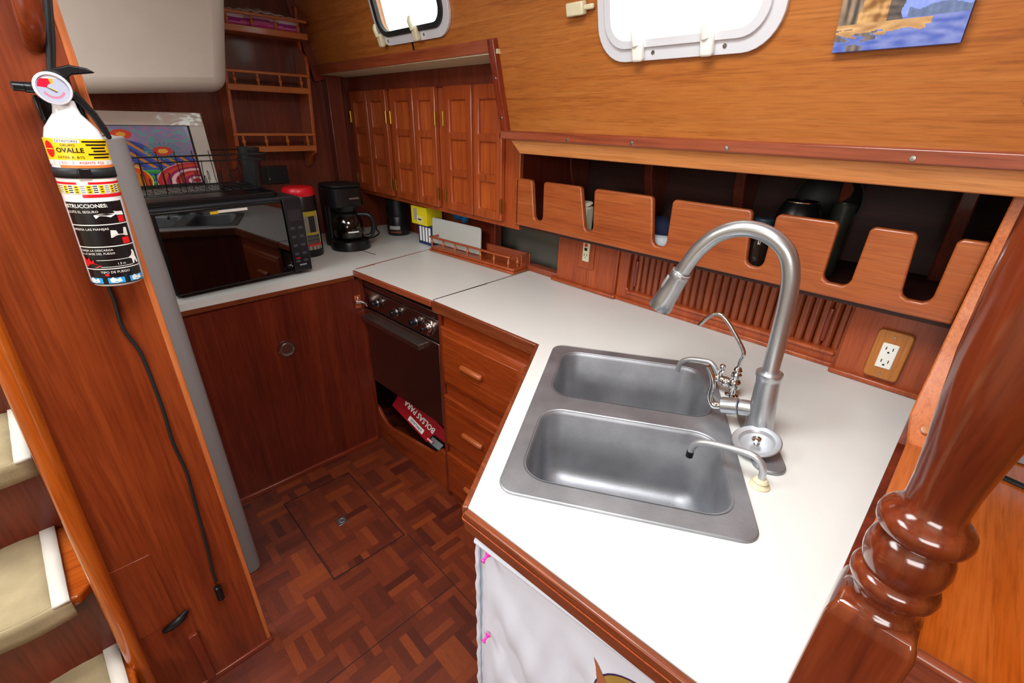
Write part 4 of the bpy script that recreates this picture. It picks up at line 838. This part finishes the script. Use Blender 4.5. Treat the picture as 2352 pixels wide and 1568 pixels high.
# laptop / tablet in the caddy
lpn = V3(0, -.97, .24).normalized()
solo('white_tablet', MB().plate(rrect(-1.975, -1.625, .0, .128, .012, 4), [], (0, 1.488, .956), (1, .074, 0), V3(-.015, .045, 1), (0, 1, -.2), .009), mat('pale_aluminium', '#c4c6c0', .4, .2), 'pale silver tablet standing in the spindle-railed caddy', 'tablet', bevel=.002)
cd = thing('spindle_caddy', 'low wooden caddy with turned spindle rail at the back of the counter', 'caddy', (-1.65, 1.36, CZ))
cu_ = V3(.997, .074, 0).normalized(); cv = V3(-cu_.y, cu_.x, 0); CO = V3(-1.930, 1.288, CZ)
def cpt(u, v, z): return CO+cu_*u+cv*v+V3(0, 0, z)
def cbx(mb, u0, u1, v0, v1, z0, z1): return mb.hexa([cpt(u0, v0, z0), cpt(u1, v0, z0), cpt(u1, v1, z0), cpt(u0, v1, z0), cpt(u0, v0, z1), cpt(u1, v0, z1), cpt(u1, v1, z1), cpt(u0, v1, z1)])
link('base', cbx(cbx(MB(), 0, .575, 0, .125, .0005, .012), .006, .569, .006, .12, .012, .024), M['cup'], cd, bevel=.003)
link('top_rail', cbx(cbx(MB(), .0, .545, .004, .018, .066, .075), 0, .012, .004, .12, .066, .075), M['cup'], cd, bevel=.003)
link('back_board', cbx(MB(), .3, .57, .11, .12, .024, .075), M['trim'], cd, bevel=.002)
link('end_board', cbx(MB(), .556, .567, .06, .118, .024, .075), M['trim'], cd, bevel=.002)
for u, v in [(.012+.521*k/6, .012) for k in range(7)]+[(.552, .05)]:
    link('spindle', MB().lathe([(r*.9, hh*.043/.045) for r, hh in spd], cpt(u, v, .024), (0, 0, 1), 12), M['fiddle'], cd)

# ------------------------------------------------------------------ fire extinguisher
E0 = V3(-1.124, .0405, 1.236); EA = V3(.0, .040, 1).normalized(); ER = .040
ex = thing('fire_extinguisher', 'white dry chemical fire extinguisher strapped to the partition', 'fire extinguisher', E0)
EX = V3(1, 0, 0); EY = EA.cross(EX).normalized()
link('cylinder', MB().lathe([(0, .004), (.03, 0), (.037, .003), (.040, .010), (.040, .240), (.039, .252), (.034, .268), (.024, .282), (.018, .290), (.0155, .300), (.0150, .315), (0, .315)], E0, EA, 48), M['white'], ex)
PHI = math.radians(-4)
def ef(s, z, off=.0004):
    a = PHI+s/ER; h = z-1.236; return E0+EA*h+(EX*math.cos(a)+EY*math.sin(a))*(ER+off)
def patch(s0, s1, z0, z1, off): return MB().grid(lambda u, v: ef(s0+(s1-s0)*u, z0+(z1-z0)*v, off), max(2, int(abs(s1-s0)/.004)), 1)
def lab(parent, name, s0, s1, z0, z1, m, off=.0006): return link(name, patch(s0, s1, z0, z1, off), m, parent)
HS = .058
yl = lab(ex, 'yellow_label', -HS, HS, 1.456, 1.489, M['yl'])
def etext(parent, s, size, cs, cz, m, off=.0014, bold=0): return link('lettering', text_mb(s, size, None, None, None, fn=lambda x, y: ef(cs+x, cz+y, off), bold=bold), m, parent)
link('emblem', MB().grid(lambda u, v: ef(-.040+.0085*v*math.cos(u*2*PI), 1.4725+.0125*v*math.sin(u*2*PI), .0009), 24, 3), M['redi'], yl)
link('emblem_bars', MB().grid(lambda u, v: ef(-.048+.016*u, 1.472+.0015*v, .0012), 4, 1), M['yl'], yl)
lab(yl, 'name_strip', -.028, .005, 1.4825, 1.4878, M['wplas'], .0009); etext(yl, 'EXTINTORES', .005, -.0115, 1.4851, M['navy'])
etext(yl, 'GRUPO', .0055, -.011, 1.4790, M['ink']); etext(yl, 'OVALLE', .010, -.010, 1.4712, M['ink'], bold=.0002); etext(yl, 'EXTIN. A. 8/75', .0055, -.011, 1.4605, M['ink'])
for k, (a_, b_) in enumerate(((.008, .052), (.012, .048), (.018, .042), (.020, .042), (.012, .050), (.018, .046))): lab(yl, 'illegible_text_line', a_, b_, 1.4838-.0049*k, 1.4862-.0049*k, M['ink'], .001)
wl = lab(ex, 'white_band', -HS, HS, 1.4485, 1.456, M['wplas']); etext(wl, 'C    2 KG    2    AGENTE  PQS    1', .0055, .0, 1.4522, M['redi'])
lab(ex, 'orange_band', -.03, HS, 1.4435, 1.4485, M['orange'])
stp_ = link('strap', MB().grid(lambda u, v: ef(-.12+.24*u, 1.4275+.0165*v, .002), 60, 2), M['rub'], ex, solid=.0015)
link('buckle', MB().obox(ef(.0, 1.436, .004), (.018, .016, .004), EY, EA), M['black'], stp_, bevel=.002)
lab(ex, 'red_table', -HS, HS, 1.417, 1.4275, M['wplas']); lab(ex, 'red_strip', .0, HS, 1.4178, 1.4215, M['redi'], .0009); lab(ex, 'red_strip', -HS, -.015, 1.4178, 1.4215, M['redi'], .0009)
ty = lab(ex, 'date_table', -HS, HS, 1.4025, 1.417, M['wplas'])
for k in range(7):
    s = -.054+.0165*k; c = lab(ty, 'year_cell', s, s+.008, 1.403, 1.4165, M['yl'], .0009); [lab(c, 'year_mark', s+.002, s+.006, 1.405+.004*q, 1.4065+.004*q, M['ink'], .0012) for q in range(3)]
    g_ = MB()
    for r in range(4): g_.grid(lambda u, v, s=s, r=r: ef(s+.009+.006*u, 1.4042+.0033*r+.0016*v, .0009), 1, 1)
    link('month_rows', g_, M['blackm'] if k % 2 else M['grey'], ty)
lab(ex, 'red_rule', -.012, HS, 1.3965, 1.4015, M['redi'], .0008)
bkp = lab(ex, 'instruction_panel', -.046, .044, 1.243, 1.389, M['ink'])
etext(bkp, 'INSTRUCCIONES:', .0085, -.017, 1.3823, M['wplas'], bold=.0002); etext(bkp, '1 QUITE EL SEGURO', .0055, -.023, 1.3726, M['wplas'])
for z in (1.3495, 1.3111, 1.2710): lab(bkp, 'divider', -.049, .043, z, z+.0016, M['wplas'], .001)
etext(bkp, '2 OPRIMA LAS MANIJAS', .0055, -.020, 1.3428, M['wplas']); etext(bkp, '3 DIRIJA LA DESCARGA', .005, -.020, 1.3057, M['wplas']); etext(bkp, 'A LA BASE DEL FUEGO', .005, -.018, 1.2996, M['wplas'])
etext(bkp, 'TIPO DE FUEGO', .0058, .0, 1.2655, M['wplas']); etext(bkp, '1.5 m', .0055, .012, 1.2801, M['wplas'])
def blob(poly, m, nm, off=.0016):
    # filled pictogram following the curved label
    pts = [Vector((p[0], p[1], 0)) for p in poly]; tr = tessellate_polygon([pts]); mb = MB(); mb.add([ef(p.x, p.y, off) for p in pts], [tuple(t) for t in tr]); link(nm, mb, m, bkp)
lab(bkp, 'red_tank', .027, .039, 1.3525, 1.3635, M['redi'], .001); lab(bkp, 'red_tank', .024, .037, 1.3142, 1.3257, M['redi'], .001)
blob([(-.004, 1.3610), (.002, 1.3659), (.010, 1.3647), (.016, 1.3622), (.026, 1.3671), (.026, 1.3689), (.012, 1.3683), (.004, 1.3695), (-.006, 1.3671)], M['wplas'], 'hand_pictogram')
blob([(.026, 1.3653), (.039, 1.3641), (.038, 1.3708), (.028, 1.3714), (.022, 1.3726)], M['wplas'], 'valve_pictogram')
blob([(.008, 1.3270), (.036, 1.3276), (.036, 1.3422), (.031, 1.3428), (.028, 1.3318), (.020, 1.3324), (.018, 1.3391), (.010, 1.3403)], M['wplas'], 'grip_pictogram')
blob([(-.044, 1.2771), (-.024, 1.2746), (-.016, 1.2777), (-.026, 1.2832), (-.026, 1.2892), (-.031, 1.2856), (-.033, 1.2929), (-.038, 1.2880), (-.043, 1.2965), (-.044, 1.2868)], M['redi'], 'flame_pictogram')
blob([(.030, 1.2765), (.033, 1.2765), (.035, 1.2832), (.038, 1.2765), (.041, 1.2765), (.038, 1.2892), (.038, 1.2965), (.036, 1.3014), (.033, 1.3008), (.033, 1.2965), (.030, 1.2917), (.024, 1.2880), (.030, 1.2856)], M['wplas'], 'person_pictogram')
lab(bkp, 'dotted_jet', -.022, .026, 1.2874, 1.2883, M['wplas'], .001); lab(bkp, 'distance_rule', -.018, .030, 1.2749, 1.2758, M['wplas'], .001)
for s, m in ((-.046, 0), (-.014, 1), (.018, 2)):
    t = link('blue_icon', MB().grid(lambda u, v, s=s: ef(s+.024*u, 1.2448+.0105*v, .001), 6, 1), M['skyb'], bkp)
    blob([(s+.004, 1.2467), (s+.012, 1.2454), (s+.020, 1.2479), (s+.018, 1.2552), (s+.013, 1.2521), (s+.008, 1.2566), (s+.003, 1.2527)], M['wplas'], 'icon_pictogram')
lab(bkp, 'red_letter_box', -.016, -.010, 1.2585, 1.2628, M['redi'], .001)
# head, gauge, levers
link('valve_head', MB().lathe([(.0155, .31), (.017, .318), (.017, .345), (.012, .352), (0, .352)], E0, EA, 24), M['blackm'], ex)
HC = E0+EA*.326
gn = V3(.98, -.05, -.05).normalized()
ga = link('gauge_case', MB().lathe([(0, 0), (.0225, 0), (.0235, .006), (.0225, .010), (.0195, .0105), (.0195, .0075), (0, .0075)], HC+V3(.018, -.008, 0), gn, 36), M['alu'], ex)
gq = gn.cross(V3(0, 0, 1)).normalized()*-1; gw = V3(0, 0, 1)
def gd(u, v):
    x, y = (u-.5)*2, (v-.5)*2; r = math.hypot(x, y); a = math.degrees(math.atan2(y, x))
    if 95 < a < 175 and .3 < r < .95: return sr('#c81838')
    if 75 < a < 95 and .3 < r < .95: return sr('#e0a828')
    if -160 < a < -20 and .62 < r < .72: return sr('#c88098')
    return sr('#aeb4c8')
GC = HC+V3(.018, -.008, 0)+gn*.0082
link('gauge_dial', MB().grid(lambda u, v: GC+(gq*math.cos(u*2*PI)+gw*math.sin(u*2*PI))*.0193*v, 48, 12, lambda u, v: gd(.5+.5*v*math.cos(u*2*PI), .5+.5*v*math.sin(u*2*PI))), M['paintg'], ga)
link('gauge_needle', MB().tube([GC+gn*.001+(gq*-.3+gw*.1)*.02, GC+gn*.001+(gq*.2+gw*-.2)*.02], [.0006, .0012], 6), M['brass'], ga)
LP = lambda y, z, x=-1.122: V3(x, y, z)
lvp = [(.016, 1.556), (.03, 1.572), (.052, 1.590), (.075, 1.597), (.096, 1.594), (.106, 1.588), (.094, 1.586), (.075, 1.583), (.066, 1.576), (.060, 1.566), (.046, 1.563), (.03, 1.560)]
link('top_lever', MB().plate(lvp, [], (-1.130, 0, 0), (0, 1, 0), (0, 0, 1), (1, 0, 0), .018), M['black'], ex, bevel=.002)
link('discharge_nozzle', MB().tube([V3(-1.12, .052, 1.562), V3(-1.115, .02, 1.562), V3(-1.11, -.001, 1.563)], [.0075, .0068, .0068], 16).tube([V3(-1.116, .028, 1.562), V3(-1.112, .012, 1.562)], .0078, 12), M['black'], ex)
cvp = [(.062, 1.562), (.072, 1.560), (.080, 1.548), (.091, 1.527), (.098, 1.505), (.100, 1.488), (.094, 1.486), (.088, 1.500), (.082, 1.520), (.073, 1.538), (.064, 1.550)]
link('carry_handle', MB().plate(cvp, [], (-1.128, 0, 0), (0, 1, 0), (0, 0, 1), (1, 0, 0), .014), M['black'], ex, bevel=.002)
link('wall_bracket', MB().box(-1.170, -1.160, .02, .075, 1.50, 1.55).box(-1.17, -1.162, .03, .065, 1.40, 1.5).box(-1.168, -1.125, .018, .024, 1.515, 1.552).box(-1.168, -1.125, .070, .076, 1.51, 1.552), M['black'], ex, bevel=.002)
# cable down the partition
cab = [(.085, 1.70), (.068, 1.63), (.050, 1.575), (.03, 1.52), (.02, 1.4), (.022, 1.25), (.024, 1.19), (.021, 1.13), (.034, 1.07), (.036, .98), (.036, .92), (.032, .83), (.036, .74), (.030, .63), (.022, .50), (.014, .40), (.013, .36)]
pc = thing('black_power_cord', 'thin black cord hanging down the partition behind the fire extinguisher', 'cord', (-1.163, .02, .3))
link('cord', MB().tube([(-1.1655, y, z) for y, z in cab], .0036, 8, 4), M['rub'], pc)
link('plug', MB().lathe([(.006, 0), (.009, .004), (.009, .050), (.006, .054)], (-1.159, .010, .295), (.0, .02, 1), 16), M['black'], pc)
solo('black_tube', MB().tube([(-1.158, .086, 1.72), (-1.158, .06, 1.62), (-1.158, .045, 1.565)], .0036, 10, 3), M['rub'], 'black hose running down the partition to the extinguisher head', 'hose')

# ------------------------------------------------------------------ towel pinned on the peninsula
tw = thing('printed_cotton_banner', 'white cotton banner with ochre animal print pinned under the sink counter', 'banner', (-.25, .37, .3))
def tf(u, v):
    x = -.441+.46*u; z = .30+(.575+.02*u)*v
    d = .004+(.0045*math.sin(u*13+v*16)+.003*math.sin(u*29+v*21)+.002*math.sin(u*50-v*11))*min(1, 5*(1-v)+.1)*min(1, u*8)
    fl = (.004*math.sin(v*60)) if u < .03 else 0
    return (x+fl*.5, fy(x)+.004-max(0, d)*(1.1-v)*1.6-.001, z)
link('cloth', MB().grid(tf, 120, 130), M['fab'], tw, solid=.001)
def on_towel(x, z, off=.0015):
    u = (x+.441)/.46; v = (z-.30)/(.575+.02*u); p = Vector(tf(u, v)); p.y -= off; return p
def print_shape(nm, poly, m, off):
    x0 = sum(p[0] for p in poly)/len(poly); z0 = sum(p[1] for p in poly)/len(poly); n = len(poly); mb = MB(); vs = [on_towel(x0, z0, off)]; fs = []
    for r in range(1, 7):
        for p in poly: vs.append(on_towel(x0+(p[0]-x0)*r/6, z0+(p[1]-z0)*r/6, off))
    for k in range(n):
        fs.append((0, 1+k, 1+(k+1) % n))
        for r in range(5): fs.append((1+r*n+k, 1+r*n+(k+1) % n, 1+(r+1)*n+(k+1) % n, 1+(r+1)*n+k))
    mb.add(vs, fs); link(nm, mb, m, tw)
ell_ = lambda cx, cz, rx, rz: [(cx+rx*math.cos(a*PI/20), cz+rz*math.sin(a*PI/20)) for a in range(40)]
print_shape('print_outline', ell_(-.100, .765, .088, .078), mat('violet_ink', '#3a2050', .8), .0014)
print_shape('printed_body', ell_(-.100, .765, .085, .075), mat('ochre_ink', '#a8843a', .8, var=.15), .0018)
print_shape('printed_horn', [(-.196, .822), (-.190, .806), (-.186, .79), (-.180, .775), (-.160, .76), (-.165, .785), (-.176, .80), (-.186, .812)], mat('tan_ink', '#9a5a34', .8), .0022)
link('top_hem', MB().tube([(-.44+.46*k/30, fy(-.44+.46*k/30)-.002, .873+.02*k/30) for k in range(31)], .008, 12), M['fab'], tw)
link('side_hem', MB().tube([(-.437+.0015*math.sin(k*1.7), fy(-.437)-.002+.001*math.sin(k), .875-.57*k/50) for k in range(51)], .0055, 8), M['fab'], tw)
link('stitching', MB().tube([(-.428+.001*math.sin(k*1.3), fy(-.428)-.0065, .868-.56*k/50) for k in range(51)], .0006, 5), mat('teal_thread', '#6a98a8', .8), tw)
for z, nm in ((.866, 'upper pink push pin at the corner of the white banner'), (.645, 'lower pink push pin on the left hem of the white banner')):
    p = thing('push_pin', nm, 'push pin', (-.412, fy(-.412), z), 'pink push pins')
    N_ = V3(.12, -1, -.35)
    link('pin_body', MB().lathe([(.0055, 0), (.0055, .002), (.0028, .005), (.0024, .011), (.0045, .0135), (.0045, .016), (0, .0165)], (-.408, fy(-.408)-.006, z), N_, 16), M['pink'], p)

# ------------------------------------------------------------------ turned post
PX, PY = .0437, .435
po = thing('turned_newel_post', 'large turned mahogany post on a square block at the counter corner', 'post', (PX, PY, .40))
prf = [(.0, 1.135), (.030, 1.135), (.030, 1.145), (.027, 1.149), (.0245, 1.153), (.0245, 1.162), (.028, 1.166), (.0315, 1.171), (.0322, 1.177), (.030, 1.183), (.0265, 1.186), (.028, 1.191), (.030, 1.199), (.0305, 1.207), (.029, 1.216), (.026, 1.223), (.0225, 1.227), (.0275, 1.230), (.0312, 1.235), (.0322, 1.241), (.031, 1.247), (.027, 1.252), (.0215, 1.257), (.0205, 1.266), (.021, 1.285), (.0235, 1.315), (.0275, 1.352), (.031, 1.39), (.0328, 1.44), (.033, 1.50), (.033, 1.60), (.031, 1.75), (.028, 1.95), (.027, 2.15), (0, 2.15)]
link('turned_shaft', MB().lathe(prf, (PX, PY, 0), (0, 0, 1), 64), M['post'], po, ang=50)
bt = MB(); hw = .0335
c45 = lambda q, z: [(PX+sx_*q, PY+sy_*q, z) for sx_, sy_ in ((-1, -1), (1, -1), (1, 1), (-1, 1))]
bt.add(c45(hw, .40)+c45(hw, 1.128)+c45(.032, 1.137)+c45(.028, 1.147), [(3, 2, 1, 0)]+[(r*4+q, r*4+(q+1) % 4, r*4+4+(q+1) % 4, r*4+4+q) for r in range(3) for q in range(4)]+[(12, 13, 14, 15)])
link('square_block', bt, M['post'], po, bevel=.004, seg=3)

# ------------------------------------------------------------------ chart desk at the right
dk = thing('chart_desk', 'orange teak desk top beyond the turned post', 'desk', (.8, 1.1, .78))
link('desk_top', MB().box(.06, 1.5, .76, 1.565, .78, .80), M['desk'], dk, bevel=.003)
link('front_fiddle', MB().tube([(.08, .752, .806), (1.5, .752, .806)], .011, 12).box(.07, 1.5, .742, .762, .73, .806), M['trim'], dk, bevel=.003)
link('side_panel', MB().box(.062, .08, .50, 1.455, 0, .78), M['trim'], dk)
link('front_panel', MB().box(.07, 1.5, .77, .785, 0, .78), M['trim'], dk)
lap = thing('grey_laptop', 'grey laptop edge at the far right on the desk', 'laptop', (.45, 1.38, .80))
link('chassis', MB().box(.218, .6, 1.515, 1.56, .802, .90), mat('space_grey', '#8e9096', .35, .6), lap, bevel=.003)
for i, (dy, nm) in enumerate(((0, 'nearer'), (.018, 'farther'))):
    solo('desk_cable', MB().tube([(.198, 1.412+dy*.7, .804), (.25, 1.400+dy*.7, .804), (.45, 1.36+dy, .804), (.6, 1.32+dy, .804)], .0035, 10, 5), M['rub'] if i == 0 else M['black'], 'black cable on the desk beside the laptop, %s of two' % nm, 'cable', 'cables on the desk')
solo('grey_wall_switch', MB().obox(lp(-.018, 1.588, .004), (.02, .02, .006), (1, 0, 0), LW), M['grey'], 'tiny grey plate on the cabin side at the right edge', 'plate', bevel=.001)

# ------------------------------------------------------------------ painting on the cabin side
def mixc(a, b, t):
    t = max(0, min(1, t)); a = sr(a); b = sr(b); return tuple(a[i]*(1-t)+b[i]*t for i in range(3))+(1,)
def seascape(u, v):
    n = mnoise.noise(Vector((u*5, v*9, 0))); n2 = mnoise.noise(Vector((u*26, v*9, 5))); n3 = mnoise.noise(Vector((u*8+v*5, v*34, 9)))
    sky = mixc('#7d95e8', '#93a6ee', .5+n2); sea = mixc('#4f66b8', '#8290cc', .5+.9*n3)
    hill = .205+.028*abs(math.sin(u*9+.6))+.01*n2
    rock_top = 1.0 if u < .42+.05*n else max(0, 1.0-(u-.42-.05*n)*9)
    if v > .16 and u < .57+.04*n and v < .16+.84*rock_top:
        if u > .40 and .16 < v < .42: return mixc('#3c3a40', '#6a6058', .5+n3)
        if u < .17+.05*n: return mixc('#4a4440', '#a08870', .5+1.1*n2)
        if (u-.33)**2/.006+(v-.46)**2/.012 < 1: return mixc('#7a3418', '#a06a48', .5+n2)
        return mixc('#8a5a30', '#d4a86c', .5+1.3*(n2*.5+n3*.6))
    if v < .16 and v > .10+.05*n3 and u < .80: return mixc('#a87c50', '#d8ae78', .5+n3) if u < .75 else sea
    if v <= .10+.05*n3 and u < .35 and n3 > .05: return mixc('#4a4a5c', '#8a7c70', .5+n2)
    if v < hill and v > .165 and u > .55: return mixc('#5a6c94', '#6f82a8', .5+n2)
    if v < .17: return sea
    return sky
pt = thing('seascape_painting', 'unframed blue seascape painting with rocks on the cabin side', 'painting', (-.22, 1.16, 1.66))
P0 = lp(-.315, 1.665, .0); P1 = lp(-.131, 1.667, .0); PU = (P1-P0); PW = LW.normalized()
link('canvas', MB().obox(P0+PU*.5+PW*.13+LN*.008, (PU.length, .262, .015), PU, PW), mat('blue_canvas_edge', '#3a4a94', .6), pt)
link('painted_face', MB().grid(lambda u, v: P0+PU*u+PW*(.26*v)+LN*(.0162+.0004*mnoise.noise(Vector((u*40, v*40, 0)))), 130, 180, seascape), paintmat('oil_paint', .4, .3), pt)

# ------------------------------------------------------------------ floor hatches
fh = thing('floor_hatch', 'square parquet floor hatch with a steel ring pull', 'floor hatch', (-1.5, .48, 0))
hx0, hx1, hy0, hy1 = -1.735, -1.245, .335, .625
link('hatch_board', MB().box(hx0, hx1, hy0, hy1, 0, .0015), M['parq'], fh)
fr_ = MB().plate([(hx0-.005, hy0-.005), (hx1+.005, hy0-.005), (hx1+.005, hy1+.005), (hx0-.005, hy1+.005)], [[(hx0-.001, hy0-.001), (hx1+.001, hy0-.001), (hx1+.001, hy1+.001), (hx0-.001, hy1+.001)]], (0, 0, 0), (1, 0, 0), (0, 1, 0), (0, 0, 1), .0018)
link('edge_strip', fr_, M['seam'], fh)
rp = link('ring_pull', MB().box(-1.50, -1.46, .455, .495, 0, .004), M['steel'], fh, bevel=.001)
link('ring', MB().tube([(-1.48+.011*math.cos(a*PI/8), .475+.011*math.sin(a*PI/8), .005) for a in range(16)], .002, 8, closed=True), M['sink'], rp)
struct('trim_22', MB().box(-1.243, -.47, .640, .6425, 0, .001).box(-.93, -.9275, -.1, .64, 0, .001), M['seam'])
